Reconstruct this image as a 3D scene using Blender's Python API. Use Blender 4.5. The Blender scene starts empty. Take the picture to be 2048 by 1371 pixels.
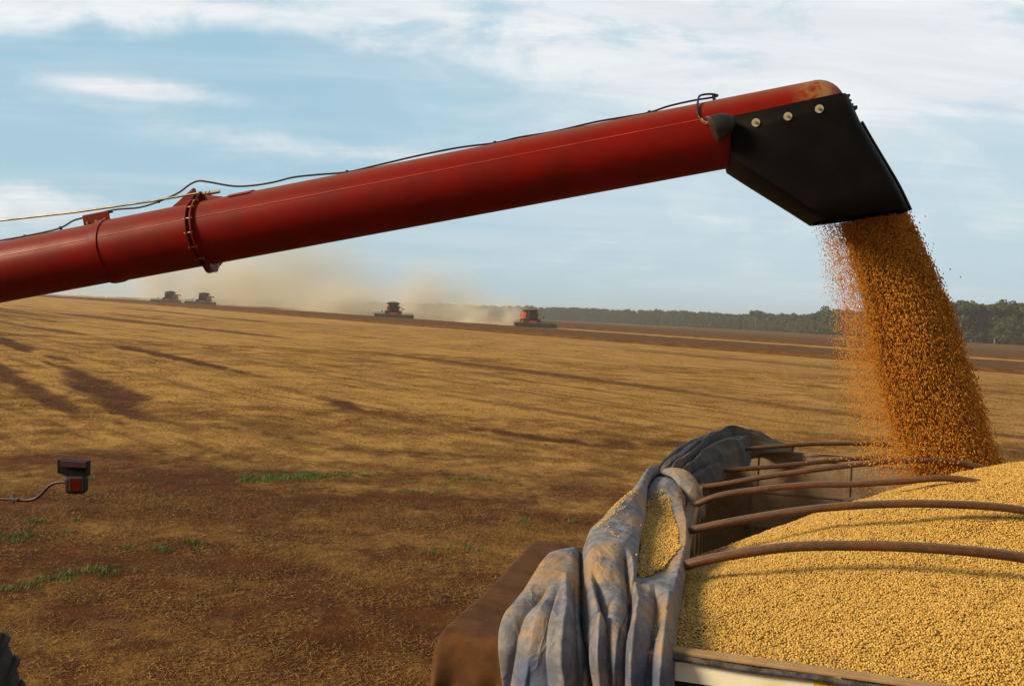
import bpy, bmesh, math, random
import numpy as np
from mathutils import Vector, Matrix, noise as mn
random.seed(7); RNG = np.random.default_rng(11)
SC = bpy.context.scene; COL = SC.collection
# ------------------------------------------------------------------ camera
F = 1700.0; W0, H0 = 2048, 1371
TH = math.atan(.0445); PIT = math.atan(52.9*math.cos(TH)/F)
FWD = np.array([0, math.cos(PIT), -math.sin(PIT)]); UP0 = np.array([0, math.sin(PIT), math.cos(PIT)])
RT = math.cos(TH)*np.array([1., 0, 0]) + math.sin(TH)*UP0
UP = -math.sin(TH)*np.array([1., 0, 0]) + math.cos(TH)*UP0
CAM = np.array([0, 0, 4.5])
cd = bpy.data.cameras.new('camera'); cam = bpy.data.objects.new('camera', cd); COL.objects.link(cam)
cd.sensor_width = 36; cd.lens = 36*F/W0; cd.clip_end = 20000; cd.clip_start = .05
M = Matrix.Identity(4)
for i in range(3):
    M[i][0] = RT[i]; M[i][1] = UP[i]; M[i][2] = -FWD[i]; M[i][3] = CAM[i]
cam.matrix_world = M; SC.camera = cam
def ray(px, py): return FWD*F + (px-W0/2)*RT - (py-H0/2)*UP
def aty(px, py, y): d = ray(px, py); return Vector(CAM + d*y/d[1])
def atz(px, py, z): d = ray(px, py); return Vector(CAM + d*(z-4.5)/d[2])
# ------------------------------------------------------------------ render settings
SC.render.engine = 'CYCLES'
SC.view_settings.view_transform = 'Standard'; SC.view_settings.look = 'None'
SC.view_settings.exposure = 0.12; SC.view_settings.gamma = 1.0
cy = SC.cycles; cy.use_denoising = True; cy.max_bounces = 8; cy.diffuse_bounces = 5; cy.glossy_bounces = 2
cy.transmission_bounces = 2; cy.volume_bounces = 2; cy.transparent_max_bounces = 12
cy.volume_step_rate = 2.0; cy.volume_max_steps = 128; cy.caustics_reflective = False; cy.caustics_refractive = False
# ------------------------------------------------------------------ node helpers
class NT:
    def __init__(s, tree): s.t = tree; s.n = tree.nodes; s.l = tree.links
    def node(s, typ, **kw):
        n = s.n.new(typ)
        for k, v in kw.items(): setattr(n, k, v)
        return n
    def put(s, sock, v):
        if v is None: return
        if hasattr(v, 'is_linked') or hasattr(v, 'links'): s.l.new(v, sock)
        else:
            if isinstance(v, (tuple, list)) and len(v) == 3 and sock.type == 'RGBA': v = (*v, 1)
            sock.default_value = v
    def m(s, op, a, b=None, c=None, clamp=False):
        n = s.node('ShaderNodeMath', operation=op); n.use_clamp = clamp
        for i, v in enumerate((a, b, c)):
            if v is not None: s.put(n.inputs[i], v)
        return n.outputs[0]
    def dot(s, v, w):
        n = s.node('ShaderNodeVectorMath', operation='DOT_PRODUCT'); s.put(n.inputs[0], v); n.inputs[1].default_value = w
        return n.outputs['Value']
    def vmul(s, v, w):
        n = s.node('ShaderNodeVectorMath', operation='MULTIPLY'); s.put(n.inputs[0], v); n.inputs[1].default_value = w
        return n.outputs[0]
    def comb(s, x, y, z):
        n = s.node('ShaderNodeCombineXYZ'); s.put(n.inputs[0], x); s.put(n.inputs[1], y); s.put(n.inputs[2], z); return n.outputs[0]
    def sep(s, v):
        n = s.node('ShaderNodeSeparateXYZ'); s.put(n.inputs[0], v); return n.outputs
    def noise(s, vec, scale, detail=3, rough=.55, dist=0):
        n = s.node('ShaderNodeTexNoise'); s.put(n.inputs['Vector'], vec); n.inputs['Scale'].default_value = scale
        n.inputs['Detail'].default_value = detail; n.inputs['Roughness'].default_value = rough; n.inputs['Distortion'].default_value = dist
        return n.outputs['Fac']
    def ss(s, v, a, b, lo=0., hi=1.):
        n = s.node('ShaderNodeMapRange', interpolation_type='SMOOTHSTEP'); s.put(n.inputs[0], v)
        n.inputs[1].default_value = a; n.inputs[2].default_value = b; n.inputs[3].default_value = lo; n.inputs[4].default_value = hi
        return n.outputs[0]
    def mix(s, f, a, b, typ='MIX'):
        n = s.node('ShaderNodeMix', data_type='RGBA', blend_type=typ)
        s.put(n.inputs[0], f); s.put(n.inputs[6], a); s.put(n.inputs[7], b); return n.outputs[2]
    def attr(s, name, kind='GEOMETRY'):
        n = s.node('ShaderNodeAttribute', attribute_name=name, attribute_type=kind); return n.outputs
    def bump(s, h, strength=.5, dist=.01):
        n = s.node('ShaderNodeBump'); n.inputs['Strength'].default_value = strength; n.inputs['Distance'].default_value = dist
        s.put(n.inputs['Height'], h); return n.outputs[0]
def newmat(name):
    m = bpy.data.materials.new(name); m.use_nodes = True; m.node_tree.nodes.clear()
    t = NT(m.node_tree); out = t.node('ShaderNodeOutputMaterial'); p = t.node('ShaderNodeBsdfPrincipled')
    t.l.new(p.outputs[0], out.inputs[0]); return m, t, p
def objpos(t): return t.node('ShaderNodeTexCoord').outputs['Object']
def wpos(t): return t.node('ShaderNodeNewGeometry').outputs['Position']
def wnor(t): return t.node('ShaderNodeNewGeometry').outputs['Normal']
def simple(name, c1, c2=None, rough=.6, metal=0., scale=8., spec=.5, lo=.35, hi=.65, bump=0, bscale=60, detail=4, world=False):
    m, t, p = newmat(name); pos = wpos(t) if world else objpos(t)
    c2 = c2 or tuple(x*.7 for x in c1)
    f = t.ss(t.noise(pos, scale, detail, .6), lo, hi)
    t.put(p.inputs['Base Color'], t.mix(f, c1, c2)); p.inputs['Roughness'].default_value = rough
    p.inputs['Metallic'].default_value = metal; p.inputs['Specular IOR Level'].default_value = spec
    if bump: t.put(p.inputs['Normal'], t.bump(t.noise(pos, bscale, 3), .6, bump))
    return m
# ------------------------------------------------------------------ world and sun
SUN = Vector((-.82, -.28, .46)).normalized()
wd = bpy.data.worlds.new('World'); SC.world = wd; wd.use_nodes = True
t = NT(wd.node_tree); t.n.clear()
wo = t.node('ShaderNodeOutputWorld'); bg = t.node('ShaderNodeBackground'); t.l.new(bg.outputs[0], wo.inputs[0])
sky = t.node('ShaderNodeTexSky', sky_type='NISHITA'); sky.sun_disc = False
sky.sun_elevation = math.asin(SUN.z); sky.sun_rotation = math.atan2(SUN.x, SUN.y); sky.air_density = 1.0; sky.dust_density = 1.2
sky.ozone_density = 1.5
dirv = t.node('ShaderNodeTexCoord').outputs['Generated']
dx, dy, dz = t.sep(dirv)
yy = t.m('MAXIMUM', dy, .15)
az = t.m('DIVIDE', dx, yy); el = t.m('DIVIDE', dz, yy)
zz = t.m('ADD', t.m('MAXIMUM', dz, 0.), .10)
pl = t.comb(t.m('DIVIDE', dx, zz), t.m('DIVIDE', dy, zz), 0.)
n1 = t.noise(t.vmul(pl, (.55, 1.0, 1)), 1.15, 8, .62, .5)
n2 = t.noise(t.vmul(pl, (.35, 1.4, 1)), 3.0, 7, .65, .8)
n3 = t.noise(t.comb(t.m('MULTIPLY', az, 2.2), t.m('MULTIPLY', el, 11.), 3.3), 2.0, 6, .6, .4)
def blob(ax, ex, ra, re, k, sk=0.):
    a = t.m('SUBTRACT', az, ax); e = t.m('SUBTRACT', t.m('SUBTRACT', el, ex), t.m('MULTIPLY', a, sk))
    q = t.m('ADD', t.m('POWER', t.m('ABSOLUTE', t.m('DIVIDE', a, ra)), 2.), t.m('POWER', t.m('ABSOLUTE', t.m('DIVIDE', e, re)), 2.))
    return t.m('MULTIPLY', t.m('EXPONENT', t.m('MULTIPLY', q, -1.)), k)
B = None
for b in [(.20, .395, .42, .085, .58, -.05), (.20, .30, .24, .040, .42, -.10), (-.16, .31, .20, .022, .2, -.1), (-.50, .35, .20, .045, .46, 0), (-.455, .246, .085, .010, .50, -.05),
          (-.60, .105, .10, .022, .38, 0), (.52, .33, .22, .10, .26, 0), (.50, .13, .25, .04, .12, 0), (.25, .12, .25, .03, .13, 0), (.1, .20, .3, .05, .05, 0),
          (-.22, .185, .14, .012, .2, -.05), (-.08, .33, .03, .02, .2, 0), (-.03, .36, .05, .015, -.25, 0), (-.33, .30, .10, .03, -.25, 0), (-.5, .285, .2, .012, -.2, 0)]:
    v = blob(*b); B = v if B is None else t.m('ADD', B, v)
nn = t.m('ADD', t.m('MULTIPLY', n1, .55), t.m('MULTIPLY', n2, .45))
n4 = t.noise(t.comb(t.m('MULTIPLY', az, 2.6), t.m('MULTIPLY', el, 6.2), 7.7), 2.3, 10, .62, .35)
nn = t.m('ADD', t.m('MULTIPLY', nn, .30), t.m('ADD', t.m('MULTIPLY', n3, .12), t.m('MULTIPLY', n4, .58)))
B = t.m('MULTIPLY', B, t.ss(n4, .28, .62, .35, 1.25))
cm = t.ss(t.m('ADD', nn, B), .44, .95)
streak = t.ss(t.noise(t.comb(t.m('MULTIPLY', az, 1.3), t.m('MULTIPLY', el, 16.), 1.), 1.6, 5, .55, .2), .42, .75, 0., .30)
cm = t.m('MAXIMUM', cm, streak)
hz = t.m('EXPONENT', t.m('MULTIPLY', t.m('MAXIMUM', dz, 0.), -11.))
skyc = t.vmul(sky.outputs[0], (.062, .074, .081))
base = t.mix(.80, skyc, (.375, .615, .755))
base = t.mix(t.ss(az, -.35, .35, 0., .72), base, (.56, .69, .755))
base = t.mix(t.m('MULTIPLY', hz, .55), base, (.47, .60, .66))
cloudc = t.mix(t.ss(n2, .35, .75), (.70, .75, .785), (.85, .875, .885))
fin = t.mix(cm, base, cloudc)
# unseen sky overhead and behind, dulled to lower ambient fill and raise contrast
od = t.m('MAXIMUM', t.ss(dz, .48, .85), t.ss(dy, .25, -.25))
fin = t.mix(t.m('MULTIPLY', od, .9), fin, t.mix(n1, (.15, .145, .135), (.27, .26, .24)))
fin = t.mix(t.ss(dz, -.02, -.12), fin, (.10, .07, .035))
t.l.new(fin, bg.inputs[0]); bg.inputs[1].default_value = 1.0
sl = bpy.data.lights.new('sun', 'SUN'); sl.energy = 4.7; sl.angle = math.radians(16.0); sl.color = (1., .80, .52)
so = bpy.data.objects.new('sun', sl); COL.objects.link(so)
so.rotation_euler = SUN.to_track_quat('Z', 'Y').to_euler()
# ------------------------------------------------------------------ mesh helpers
def tag(o, label=None, cat=None, group=None, kind=None):
    if label: o['label'] = label
    if cat: o['category'] = cat
    if group: o['group'] = group
    if kind: o['kind'] = kind
    return o
def link(o, parent=None):
    COL.objects.link(o)
    if parent: o.parent = parent
    return o
def empty(name, loc=(0, 0, 0), rz=0):
    o = bpy.data.objects.new(name, None); o.location = loc; o.rotation_euler = (0, 0, rz); return link(o)
class MB:
    def __init__(s): s.v = []; s.f = []
    def add(s, vs, fs):
        n = len(s.v); s.v += [tuple(v) for v in vs]; s.f += [tuple(i+n for i in f) for f in fs]; return s
    def box(s, c, d, rot=None, taper=1.0):
        c = Vector(c); vs = []
        for z in (-1, 1):
            k = taper if z > 0 else 1
            for x, y in ((-1, -1), (1, -1), (1, 1), (-1, 1)):
                v = Vector((x*d[0]/2*k, y*d[1]/2*k, z*d[2]/2))
                if rot: v = rot @ v
                vs.append(c+v)
        return s.add(vs, [(3, 2, 1, 0), (4, 5, 6, 7), (0, 1, 5, 4), (1, 2, 6, 5), (2, 3, 7, 6), (3, 0, 4, 7)])
    def tube(s, pts, r, n=12, caps=True):
        pts = [Vector(p) for p in pts]; rs = r if isinstance(r, (list, tuple)) else [r]*len(pts)
        prev = None; rings = []
        for i, p in enumerate(pts):
            d = (pts[min(i+1, len(pts)-1)]-pts[max(i-1, 0)]).normalized()
            if prev is None:
                a = Vector((0, 0, 1)) if abs(d.z) < .9 else Vector((1, 0, 0))
                x = d.cross(a).normalized()
            else: x = (prev - d*prev.dot(d)).normalized()
            prev = x; y = d.cross(x)
            rings.append([p + (x*math.cos(k*2*math.pi/n)+y*math.sin(k*2*math.pi/n))*rs[i] for k in range(n)])
        return s.loft(rings, caps)
    def loft(s, rings, caps=True, closed=True):
        n = len(rings[0]); vs = [v for rr in rings for v in rr]; fs = []
        for i in range(len(rings)-1):
            for k in range(n if closed else n-1):
                k2 = (k+1) % n; fs.append((i*n+k, i*n+k2, (i+1)*n+k2, (i+1)*n+k))
        if caps: fs += [tuple(range(n-1, -1, -1)), tuple((len(rings)-1)*n+k for k in range(n))]
        return s.add(vs, fs)
    def cyl(s, a, b, r, n=16): return s.tube([a, b], r, n)
    def prism(s, poly, y0, y1, plane='xz'):
        n = len(poly)
        f = (lambda p, h: (p[0], h, p[1])) if plane == 'xz' else ((lambda p, h: (h, p[0], p[1])) if plane == 'yz' else (lambda p, h: (p[0], p[1], h)))
        vs = [f(p, y0) for p in poly]+[f(p, y1) for p in poly]
        return s.add(vs, [tuple(range(n)), tuple(range(2*n-1, n-1, -1))]+[(i, n+i, n+(i+1) % n, (i+1) % n) for i in range(n)])
    def build(s, name, mat, parent=None, smooth=None, bevel=0, fix=True):
        me = bpy.data.meshes.new(name); me.from_pydata(s.v, [], s.f); me.materials.append(mat)
        if fix:
            bm = bmesh.new(); bm.from_mesh(me); bmesh.ops.recalc_face_normals(bm, faces=bm.faces); bm.to_mesh(me); bm.free()
        o = bpy.data.objects.new(name, me); link(o, parent)
        if bevel:
            b = o.modifiers.new('bevel', 'BEVEL'); b.width = bevel; b.segments = 2; b.limit_method = 'ANGLE'; b.harden_normals = False
        if smooth is not None:
            me.shade_smooth() if smooth >= 180 else me.set_sharp_from_angle(angle=math.radians(smooth))
            if smooth < 180:
                for p in me.polygons: p.use_smooth = True
        return o
def npmesh(name, V, Fq, mats, mi=None, smooth=False):
    V = np.asarray(V, dtype=np.float32); Fq = np.asarray(Fq, dtype=np.int32); k = Fq.shape[1]
    me = bpy.data.meshes.new(name); me.vertices.add(len(V)); me.vertices.foreach_set('co', V.ravel())
    me.loops.add(Fq.size); me.loops.foreach_set('vertex_index', Fq.ravel())
    me.polygons.add(len(Fq)); me.polygons.foreach_set('loop_start', np.arange(0, Fq.size, k, dtype=np.int32))
    me.polygons.foreach_set('loop_total', np.full(len(Fq), k, dtype=np.int32))
    if mi is not None: me.polygons.foreach_set('material_index', np.asarray(mi, dtype=np.int32))
    me.polygons.foreach_set('use_smooth', np.full(len(Fq), smooth, dtype=bool))
    for m in mats: me.materials.append(m)
    me.update(calc_edges=True); me.validate(); return me
def grid_faces(nr, nc):
    i, j = np.meshgrid(np.arange(nr-1), np.arange(nc-1), indexing='ij'); a = (i*nc+j).ravel()
    return np.stack([a, a+1, a+nc+1, a+nc], 1)
def attach(me, name, arr):
    a = me.attributes.new(name, 'FLOAT', 'POINT'); a.data.foreach_set('value', np.asarray(arr, dtype=np.float32).ravel())
def scatter(name, P, R, S, idx, protos, parent=None, realparent=True):
    """one object that instances the small prototype meshes on its own points"""
    P = np.asarray(P, dtype=np.float32)
    me = bpy.data.meshes.new(name); me.vertices.add(len(P)); me.vertices.foreach_set('co', P.ravel())
    for nm, A in (('rot', R), ('scl', S)):
        a = me.attributes.new(nm, 'FLOAT_VECTOR', 'POINT'); a.data.foreach_set('vector', np.asarray(A, dtype=np.float32).ravel())
    a = me.attributes.new('pick', 'INT', 'POINT'); a.data.foreach_set('value', np.asarray(idx, dtype=np.int32))
    o = bpy.data.objects.new(name, me); link(o, parent)
    g = bpy.data.node_groups.new(name+'_nodes', 'GeometryNodeTree')
    g.interface.new_socket('Geometry', in_out='INPUT', socket_type='NodeSocketGeometry')
    g.interface.new_socket('Geometry', in_out='OUTPUT', socket_type='NodeSocketGeometry')
    n = g.nodes; gi = n.new('NodeGroupInput'); go = n.new('NodeGroupOutput')
    c = bpy.data.collections.new(name+'_kinds')
    for k, (pm) in enumerate(protos):
        c.objects.link(bpy.data.objects.new('%s_kind_%02d' % (name, k), pm))
    ci = n.new('GeometryNodeCollectionInfo'); ci.inputs[0].default_value = c
    ci.inputs['Separate Children'].default_value = True; ci.inputs['Reset Children'].default_value = True
    ip = n.new('GeometryNodeInstanceOnPoints'); ip.inputs['Pick Instance'].default_value = True
    def na(nm, ty):
        x = n.new('GeometryNodeInputNamedAttribute'); x.data_type = ty; x.inputs[0].default_value = nm; return x.outputs[0]
    er = n.new('FunctionNodeEulerToRotation')
    L = g.links; L.new(na('rot', 'FLOAT_VECTOR'), er.inputs[0]); L.new(er.outputs[0], ip.inputs['Rotation'])
    L.new(na('scl', 'FLOAT_VECTOR'), ip.inputs['Scale']); L.new(na('pick', 'INT'), ip.inputs['Instance Index'])
    L.new(gi.outputs[0], ip.inputs['Points']); L.new(ci.outputs[0], ip.inputs['Instance']); L.new(ip.outputs[0], go.inputs[0])
    md = o.modifiers.new('scatter', 'NODES'); md.node_group = g
    return o
# cheap tileable-free value noise in numpy
def vnoise(x, y, seed=0):
    xi = np.floor(x).astype(np.int64); yi = np.floor(y).astype(np.int64); fx = x-xi; fy = y-yi
    fx = fx*fx*(3-2*fx); fy = fy*fy*(3-2*fy)
    def h(a, b):
        n = (a*374761393 + b*668265263 + seed*974634777) & 0x7fffffff
        n = ((n ^ (n >> 13))*1274126177) & 0x7fffffff
        return ((n ^ (n >> 16)) & 0xffff)/65535.
    return (h(xi, yi)*(1-fx)+h(xi+1, yi)*fx)*(1-fy)+(h(xi, yi+1)*(1-fx)+h(xi+1, yi+1)*fx)*fy
def fbm(x, y, o=4, seed=0):
    s = 0; a = .5; tot = 0
    for k in range(o): s = s+a*vnoise(x*2**k, y*2**k, seed+k*17); tot += a; a *= .5
    return s/tot
def sstep(x, a, b): q = np.clip((x-a)/(b-a), 0, 1); return q*q*(3-2*q)
def pdist(x, y, poly):
    d = np.full(np.shape(x), 1e9)
    for (ax, ay), (bx, by) in zip(poly[:-1], poly[1:]):
        vx, vy = bx-ax, by-ay; k = np.clip(((x-ax)*vx+(y-ay)*vy)/(vx*vx+vy*vy), 0, 1)
        d = np.minimum(d, np.hypot(x-ax-k*vx, y-ay-k*vy))
    return d
# ------------------------------------------------------------------ terrain
NX, NY = .688, .726
def terr(x, y):
    x = np.asarray(x, dtype=float); y = np.asarray(y, dtype=float)
    ye = np.where(y < 250, y, 250+60*(1-np.exp(-np.maximum(y-250, 0)/60.)))
    ye = np.maximum(ye, -40)
    k = sstep(y, 8, 60)
    z = .0104*ye*np.minimum(1, k+.0) - .006*np.clip(x, -260, 250)*k
    return z - .0007*np.maximum(y-320, 0)
def soilmask(x, y):
    w = x*NX+y*NY; al = -x*NY+y*NX
    n = fbm(x*.35, y*.35, 4, 3); n2 = fbm(al*.05, w*.55, 4, 9)
    m = np.zeros_like(x, dtype=float)
    tr1 = [(-46, 74), (-26., 48.9), (-16.2, 35.7), (-12.2, 28.9), (-8.6, 24.9), (-6, 23)]
    tr1b = [(-44, 66), (-30., 48.9), (-19.2, 35.7), (-15.2, 28.9), (-11, 24.9), (-8, 22)]
    tr2 = [(-30, 66), (-19.6, 53.4), (-7.5, 39.7), (-6.3, 35.9), (-3.3, 33.5), (-.3, 31.8), (3, 30.5), (7, 31.5)]
    tr3 = [(-12, 31), (-6, 27.5), (0, 26.5), (8, 27)]
    for tr, wd_, k in ((tr1, 1.4, 1.), (tr1b, 1.0, .8), (tr2, 1.1, .95), (tr3, 1.2, .55)):
        m = np.maximum(m, k*sstep(pdist(x+2.5*(n-.5), y+4*(n2-.5), tr), wd_, wd_*.2)*sstep(n2, .30, .55))
    near = sstep(y+9*(n-.5)+6*(n2-.5)+.12*np.abs(x+3), 31, 20)
    m = np.maximum(m, near*(.50+1.1*(fbm(x*.5+7, y*.9, 4, 21)-.4)))
    sw = sstep(fbm(al*.022, w*.22, 3, 31), .60, .72)*.55
    m = np.maximum(m, sw*sstep(w, 100, 80))
    return np.clip(m, 0, 1)
GREENS = [(-6.0, 21.9, .6, .42), (-5.2, 22.3, .7, .40), (-4.2, 22.8, .7, .26), (-7.0, 13.6, .35, .28), (-6.6, 13.8, .4, .22), (-6.2, 15.3, .45, .2), (-5.9, 15.6, .4, .2),
          (-9.1, 15.6, .6, .4), (-7.6, 12.8, .5, .25), (-.7, 22.9, 1., .3), (-2.6, 21., 1.3, .3), (.3, 18.5, .6, .3), (-1., 16.1, .6, .25), (-10, 21, .8, .3), (-8.9, 16.8, .5, .2)]
def greenmask(x, y):
    g = np.zeros_like(x, dtype=float)
    for i, (a, b, ra, rb) in enumerate(GREENS):
        k = (1.3, 1.2, .8, .8, .9, .6, .6, .6, .5, .4, .2, .15, .2, .2, .3)[i]
        g = np.maximum(g, k*np.exp(-((x-a)/ra)**2-((y-b-.18*(x-a))/rb)**2))
    return g
q = 15*np.exp(np.arange(0, 520)*.011); YY = q-45; YY = YY[YY < 4200]; q = YY+45
rr = np.linspace(-1.25, 1.25, 420)
X = rr[None, :]*q[:, None]; Y = np.repeat(YY[:, None], len(rr), 1)
Z = terr(X, Y) + .05*(fbm(X*.4, Y*.4, 3, 5)-.5)*sstep(Y, 200, 50)
so_ = soilmask(X, Y); gr_ = greenmask(X, Y)
Z = Z - .05*so_*sstep(Y, 20, 40)
m, t, p = newmat('stubble_soil')
P = wpos(t); sx, sy, sz = t.sep(P)
w_ = t.dot(P, (NX, NY, 0)); al_ = t.dot(P, (-NY, NX, 0))
rowv = t.comb(t.m('MULTIPLY', al_, .10), w_, 0.)
cs = t.noise(P, 9., 4, .7); cs2 = t.noise(t.vmul(P, (.6, 1, 1)), 1.3, 5, .65); cs3 = t.noise(rowv, .9, 4, .6); cs4 = t.noise(rowv, .18, 3, .55)
straw = t.mix(t.ss(cs, .3, .7), (.35, .185, .044), (.60, .355, .092))
straw = t.mix(t.ss(cs2, .45, .75, 0., .28), straw, (.20, .098, .026))
straw = t.mix(t.ss(cs3, .50, .66, 0., .75), straw, (.15, .070, .020))
lin = t.m('SINE', t.m('ADD', t.m('MULTIPLY', w_, 1.26), t.m('MULTIPLY', cs4, 5.)))
lin2 = t.m('MULTIPLY', t.ss(lin, .80, 1.0), t.ss(t.noise(t.comb(t.m('MULTIPLY', al_, .03), t.m('MULTIPLY', w_, .3), 4.), 1., 3, .6), .42, .58))
lin2 = t.m('MULTIPLY', lin2, t.ss(t.noise(t.vmul(P, (.8, 1., 1.)), 1.1, 5, .75), .40, .58))
straw = t.mix(t.ss(t.attr('soil')['Fac'], .15, .6, 0., .6), straw, (.19, .088, .024))
straw = t.mix(t.m('MULTIPLY', lin2, .7), straw, (.15, .070, .020))
straw = t.mix(t.ss(cs4, .45, .62, 0., .30), straw, (.24, .13, .038))
soil = t.mix(t.ss(cs2, .35, .7), (.055, .0155, .0038), (.115, .037, .0085))
soil = t.mix(t.ss(cs, .55, .8, 0., .55), soil, (.24, .15, .06))
so1 = t.m('ADD', t.attr('soil')['Fac'], t.m('MULTIPLY', t.m('SUBTRACT', t.noise(P, 1.7, 6, .78), .5), 1.5))
c = t.mix(t.ss(so1, .18, .75, 0., .95), straw, soil)
g1 = t.m('ADD', t.attr('green')['Fac'], t.m('MULTIPLY', t.m('SUBTRACT', t.noise(P, 5., 4, .7), .55), .7))
c = t.mix(t.ss(g1, .38, .85, 0., .55), c, (.065, .085, .014))
crop = t.mix(t.ss(t.noise(rowv, .6, 4, .6), .35, .65), (.120, .056, .014), (.165, .09, .026))
isc = t.ss(w_, 164., 165.)
c = t.mix(isc, c, crop)
t.put(p.inputs['Base Color'], c); p.inputs['Roughness'].default_value = .95; p.inputs['Specular IOR Level'].default_value = .1
hb = t.m('ADD', t.noise(P, 14., 4, .7), t.m('MULTIPLY', cs2, 1.2))
t.put(p.inputs['Normal'], t.bump(hb, .9, .10))
me = npmesh('ground', np.stack([X, Y, Z], -1).reshape(-1, 3), grid_faces(*X.shape)[:, ::-1], [m], smooth=True)
me.flip_normals() if me.polygons[0].normal.z < 0 else None
attach(me, 'soil', so_); attach(me, 'green', gr_)
ground = link(bpy.data.objects.new('ground', me)); tag(ground, 'harvested soybean stubble field with reddish bare tracks', 'ground', kind='structure')
# ------------------------------------------------------------------ straw litter
def straw_patch(seed, n=90, R=.42, wmul=1., hmul=1., upf=.07):
    r = np.random.default_rng(seed); V = []; Fq = []; mi = []
    for k in range(n):
        a = r.uniform(0, 2*math.pi); d = R*math.sqrt(r.uniform()); x, y = d*math.cos(a), d*math.sin(a)
        up = r.uniform() < upf
        L = r.uniform(.02, .11) if not up else r.uniform(.02, .07)*hmul; wv = r.uniform(.0016, .0042)*wmul
        th = r.uniform(0, math.pi*2)
        dr = np.array([math.cos(th), math.sin(th), r.uniform(-.15, .35)]) if not up else np.array([r.uniform(-.5, .5), r.uniform(-.5, .5), 1.])
        dr /= np.linalg.norm(dr); sd = np.cross(dr, [0, 0, 1.] if not up else [math.cos(th), math.sin(th), 0]); sd /= np.linalg.norm(sd)
        c0 = np.array([x, y, r.uniform(0, .03)*hmul]); n_ = len(V); nrm = np.cross(dr, sd)*wv*.8
        b = c0-dr*L*(.5 if not up else .1); e = c0+dr*L*(.5 if not up else .9)
        V += [b-sd*wv, b+sd*wv, b+nrm, e-sd*wv*.7, e+sd*wv*.7, e+nrm*.7]
        Fq += [(n_, n_+3, n_+5, n_+2), (n_+2, n_+5, n_+4, n_+1), (n_+1, n_+4, n_+3, n_)]
    return npmesh('straw', V, Fq, [STRAW])
STRAW, t, p = newmat('dry_straw')
rnd = t.node('ShaderNodeObjectInfo').outputs['Random']; pp = wpos(t)
f = t.noise(pp, 17., 2, .5)
c = t.mix(t.ss(f, .3, .7), (.12, .056, .012), (.52, .30, .085)); t.put(p.inputs['Base Color'], t.mix(t.m('MULTIPLY', rnd, .5), c, (.19, .085, .026)))
p.inputs['Roughness'].default_value = .8; p.inputs['Specular IOR Level'].default_value = .2
protoS = [straw_patch(i, 170, .42, 1.0) for i in range(5)] + [straw_patch(20+i, 90, .8, 2.6, 1.2, .08) for i in range(4)] + [straw_patch(40+i, 60, 1.4, 4.5, 1.4, .06) for i in range(3)]
def straw_points(y0, y1, dens, lo, hi, dry):
    A = 0.68; n = int(dens*A*2*((y1**2-y0**2)/2+4*(y1-y0))); y = np.sqrt(RNG.uniform(y0**2, y1**2, n)); x = RNG.uniform(-1, 1, n)*(y*A+4)
    k = RNG.uniform(size=n) > dry*sstep(soilmask(x, y), .15, .75)
    w = x*NX+y*NY; k &= w < 106; k &= RNG.uniform(size=n) > .7*greenmask(x, y)
    x, y = x[k], y[k]; n = len(x); idx = RNG.integers(lo, hi, n)
    return x, y, idx
xs, ys, ids = [], [], []
for a in ((3, 20, 9., 0, 5, .45), (20, 36, 6.5, 0, 5, .85), (30, 75, 1.6, 5, 9, .9), (70, 150, .35, 9, 12, .9)):
    x, y, i = straw_points(*a); xs.append(x); ys.append(y); ids.append(i)
x = np.concatenate(xs); y = np.concatenate(ys); i = np.concatenate(ids); n = len(x)
s = RNG.uniform(.75, 1.25, n)
o = scatter('straw_litter', np.stack([x, y, terr(x, y)-.01], 1), np.stack([np.zeros(n), np.zeros(n), RNG.uniform(0, 6.28, n)], 1), np.stack([s, s, s], 1), i, protoS)
tag(o, 'broken dry straw and stubble littering the harvested field', 'straw', kind='stuff')
# green weeds
GRASS, t, p = newmat('green_weed'); rnd = t.node('ShaderNodeObjectInfo').outputs['Random']
t.put(p.inputs['Base Color'], t.mix(rnd, (.060, .125, .008), (.12, .18, .018))); p.inputs['Roughness'].default_value = .6
def grass_patch(seed):
    r = np.random.default_rng(seed); V = []; Fq = []
    for k in range(26):
        a = r.uniform(0, 6.28); d = .13*math.sqrt(r.uniform()); b = np.array([d*math.cos(a), d*math.sin(a), 0]); th = r.uniform(0, 6.28); h = r.uniform(.04, .12)
        ln = np.array([math.cos(th), math.sin(th), 0])*h*r.uniform(.2, .9); sd = np.array([-math.sin(th), math.cos(th), 0])*.005; n_ = len(V)
        V += [b-sd, b+sd, b+sd*.8+ln*.4+[0, 0, h*.6], b-sd*.8+ln*.4+[0, 0, h*.6], b+sd*.1+ln+[0, 0, h], b-sd*.1+ln+[0, 0, h]]
        Fq += [(n_, n_+1, n_+2, n_+3), (n_+3, n_+2, n_+4, n_+5)]
    return npmesh('weed', V, Fq, [GRASS])
n = 60000; y = RNG.uniform(11, 26, n); x = RNG.uniform(-12, 4, n); g = greenmask(x, y)*(.3+1.2*fbm(x*3, y*3, 3, 77))
k = RNG.uniform(size=n) < g*.5; x, y = x[k], y[k]; n = len(x); s = RNG.uniform(.3, .9, n)
o = scatter('green_weeds', np.stack([x, y, terr(x, y)], 1), np.stack([np.zeros(n), np.zeros(n), RNG.uniform(0, 6.28, n)], 1), np.stack([s, s, s], 1), RNG.integers(0, 3, n), [grass_patch(i) for i in range(3)])
tag(o, 'thin patches of green weeds sprouting through the stubble', 'weeds', kind='stuff')
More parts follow.
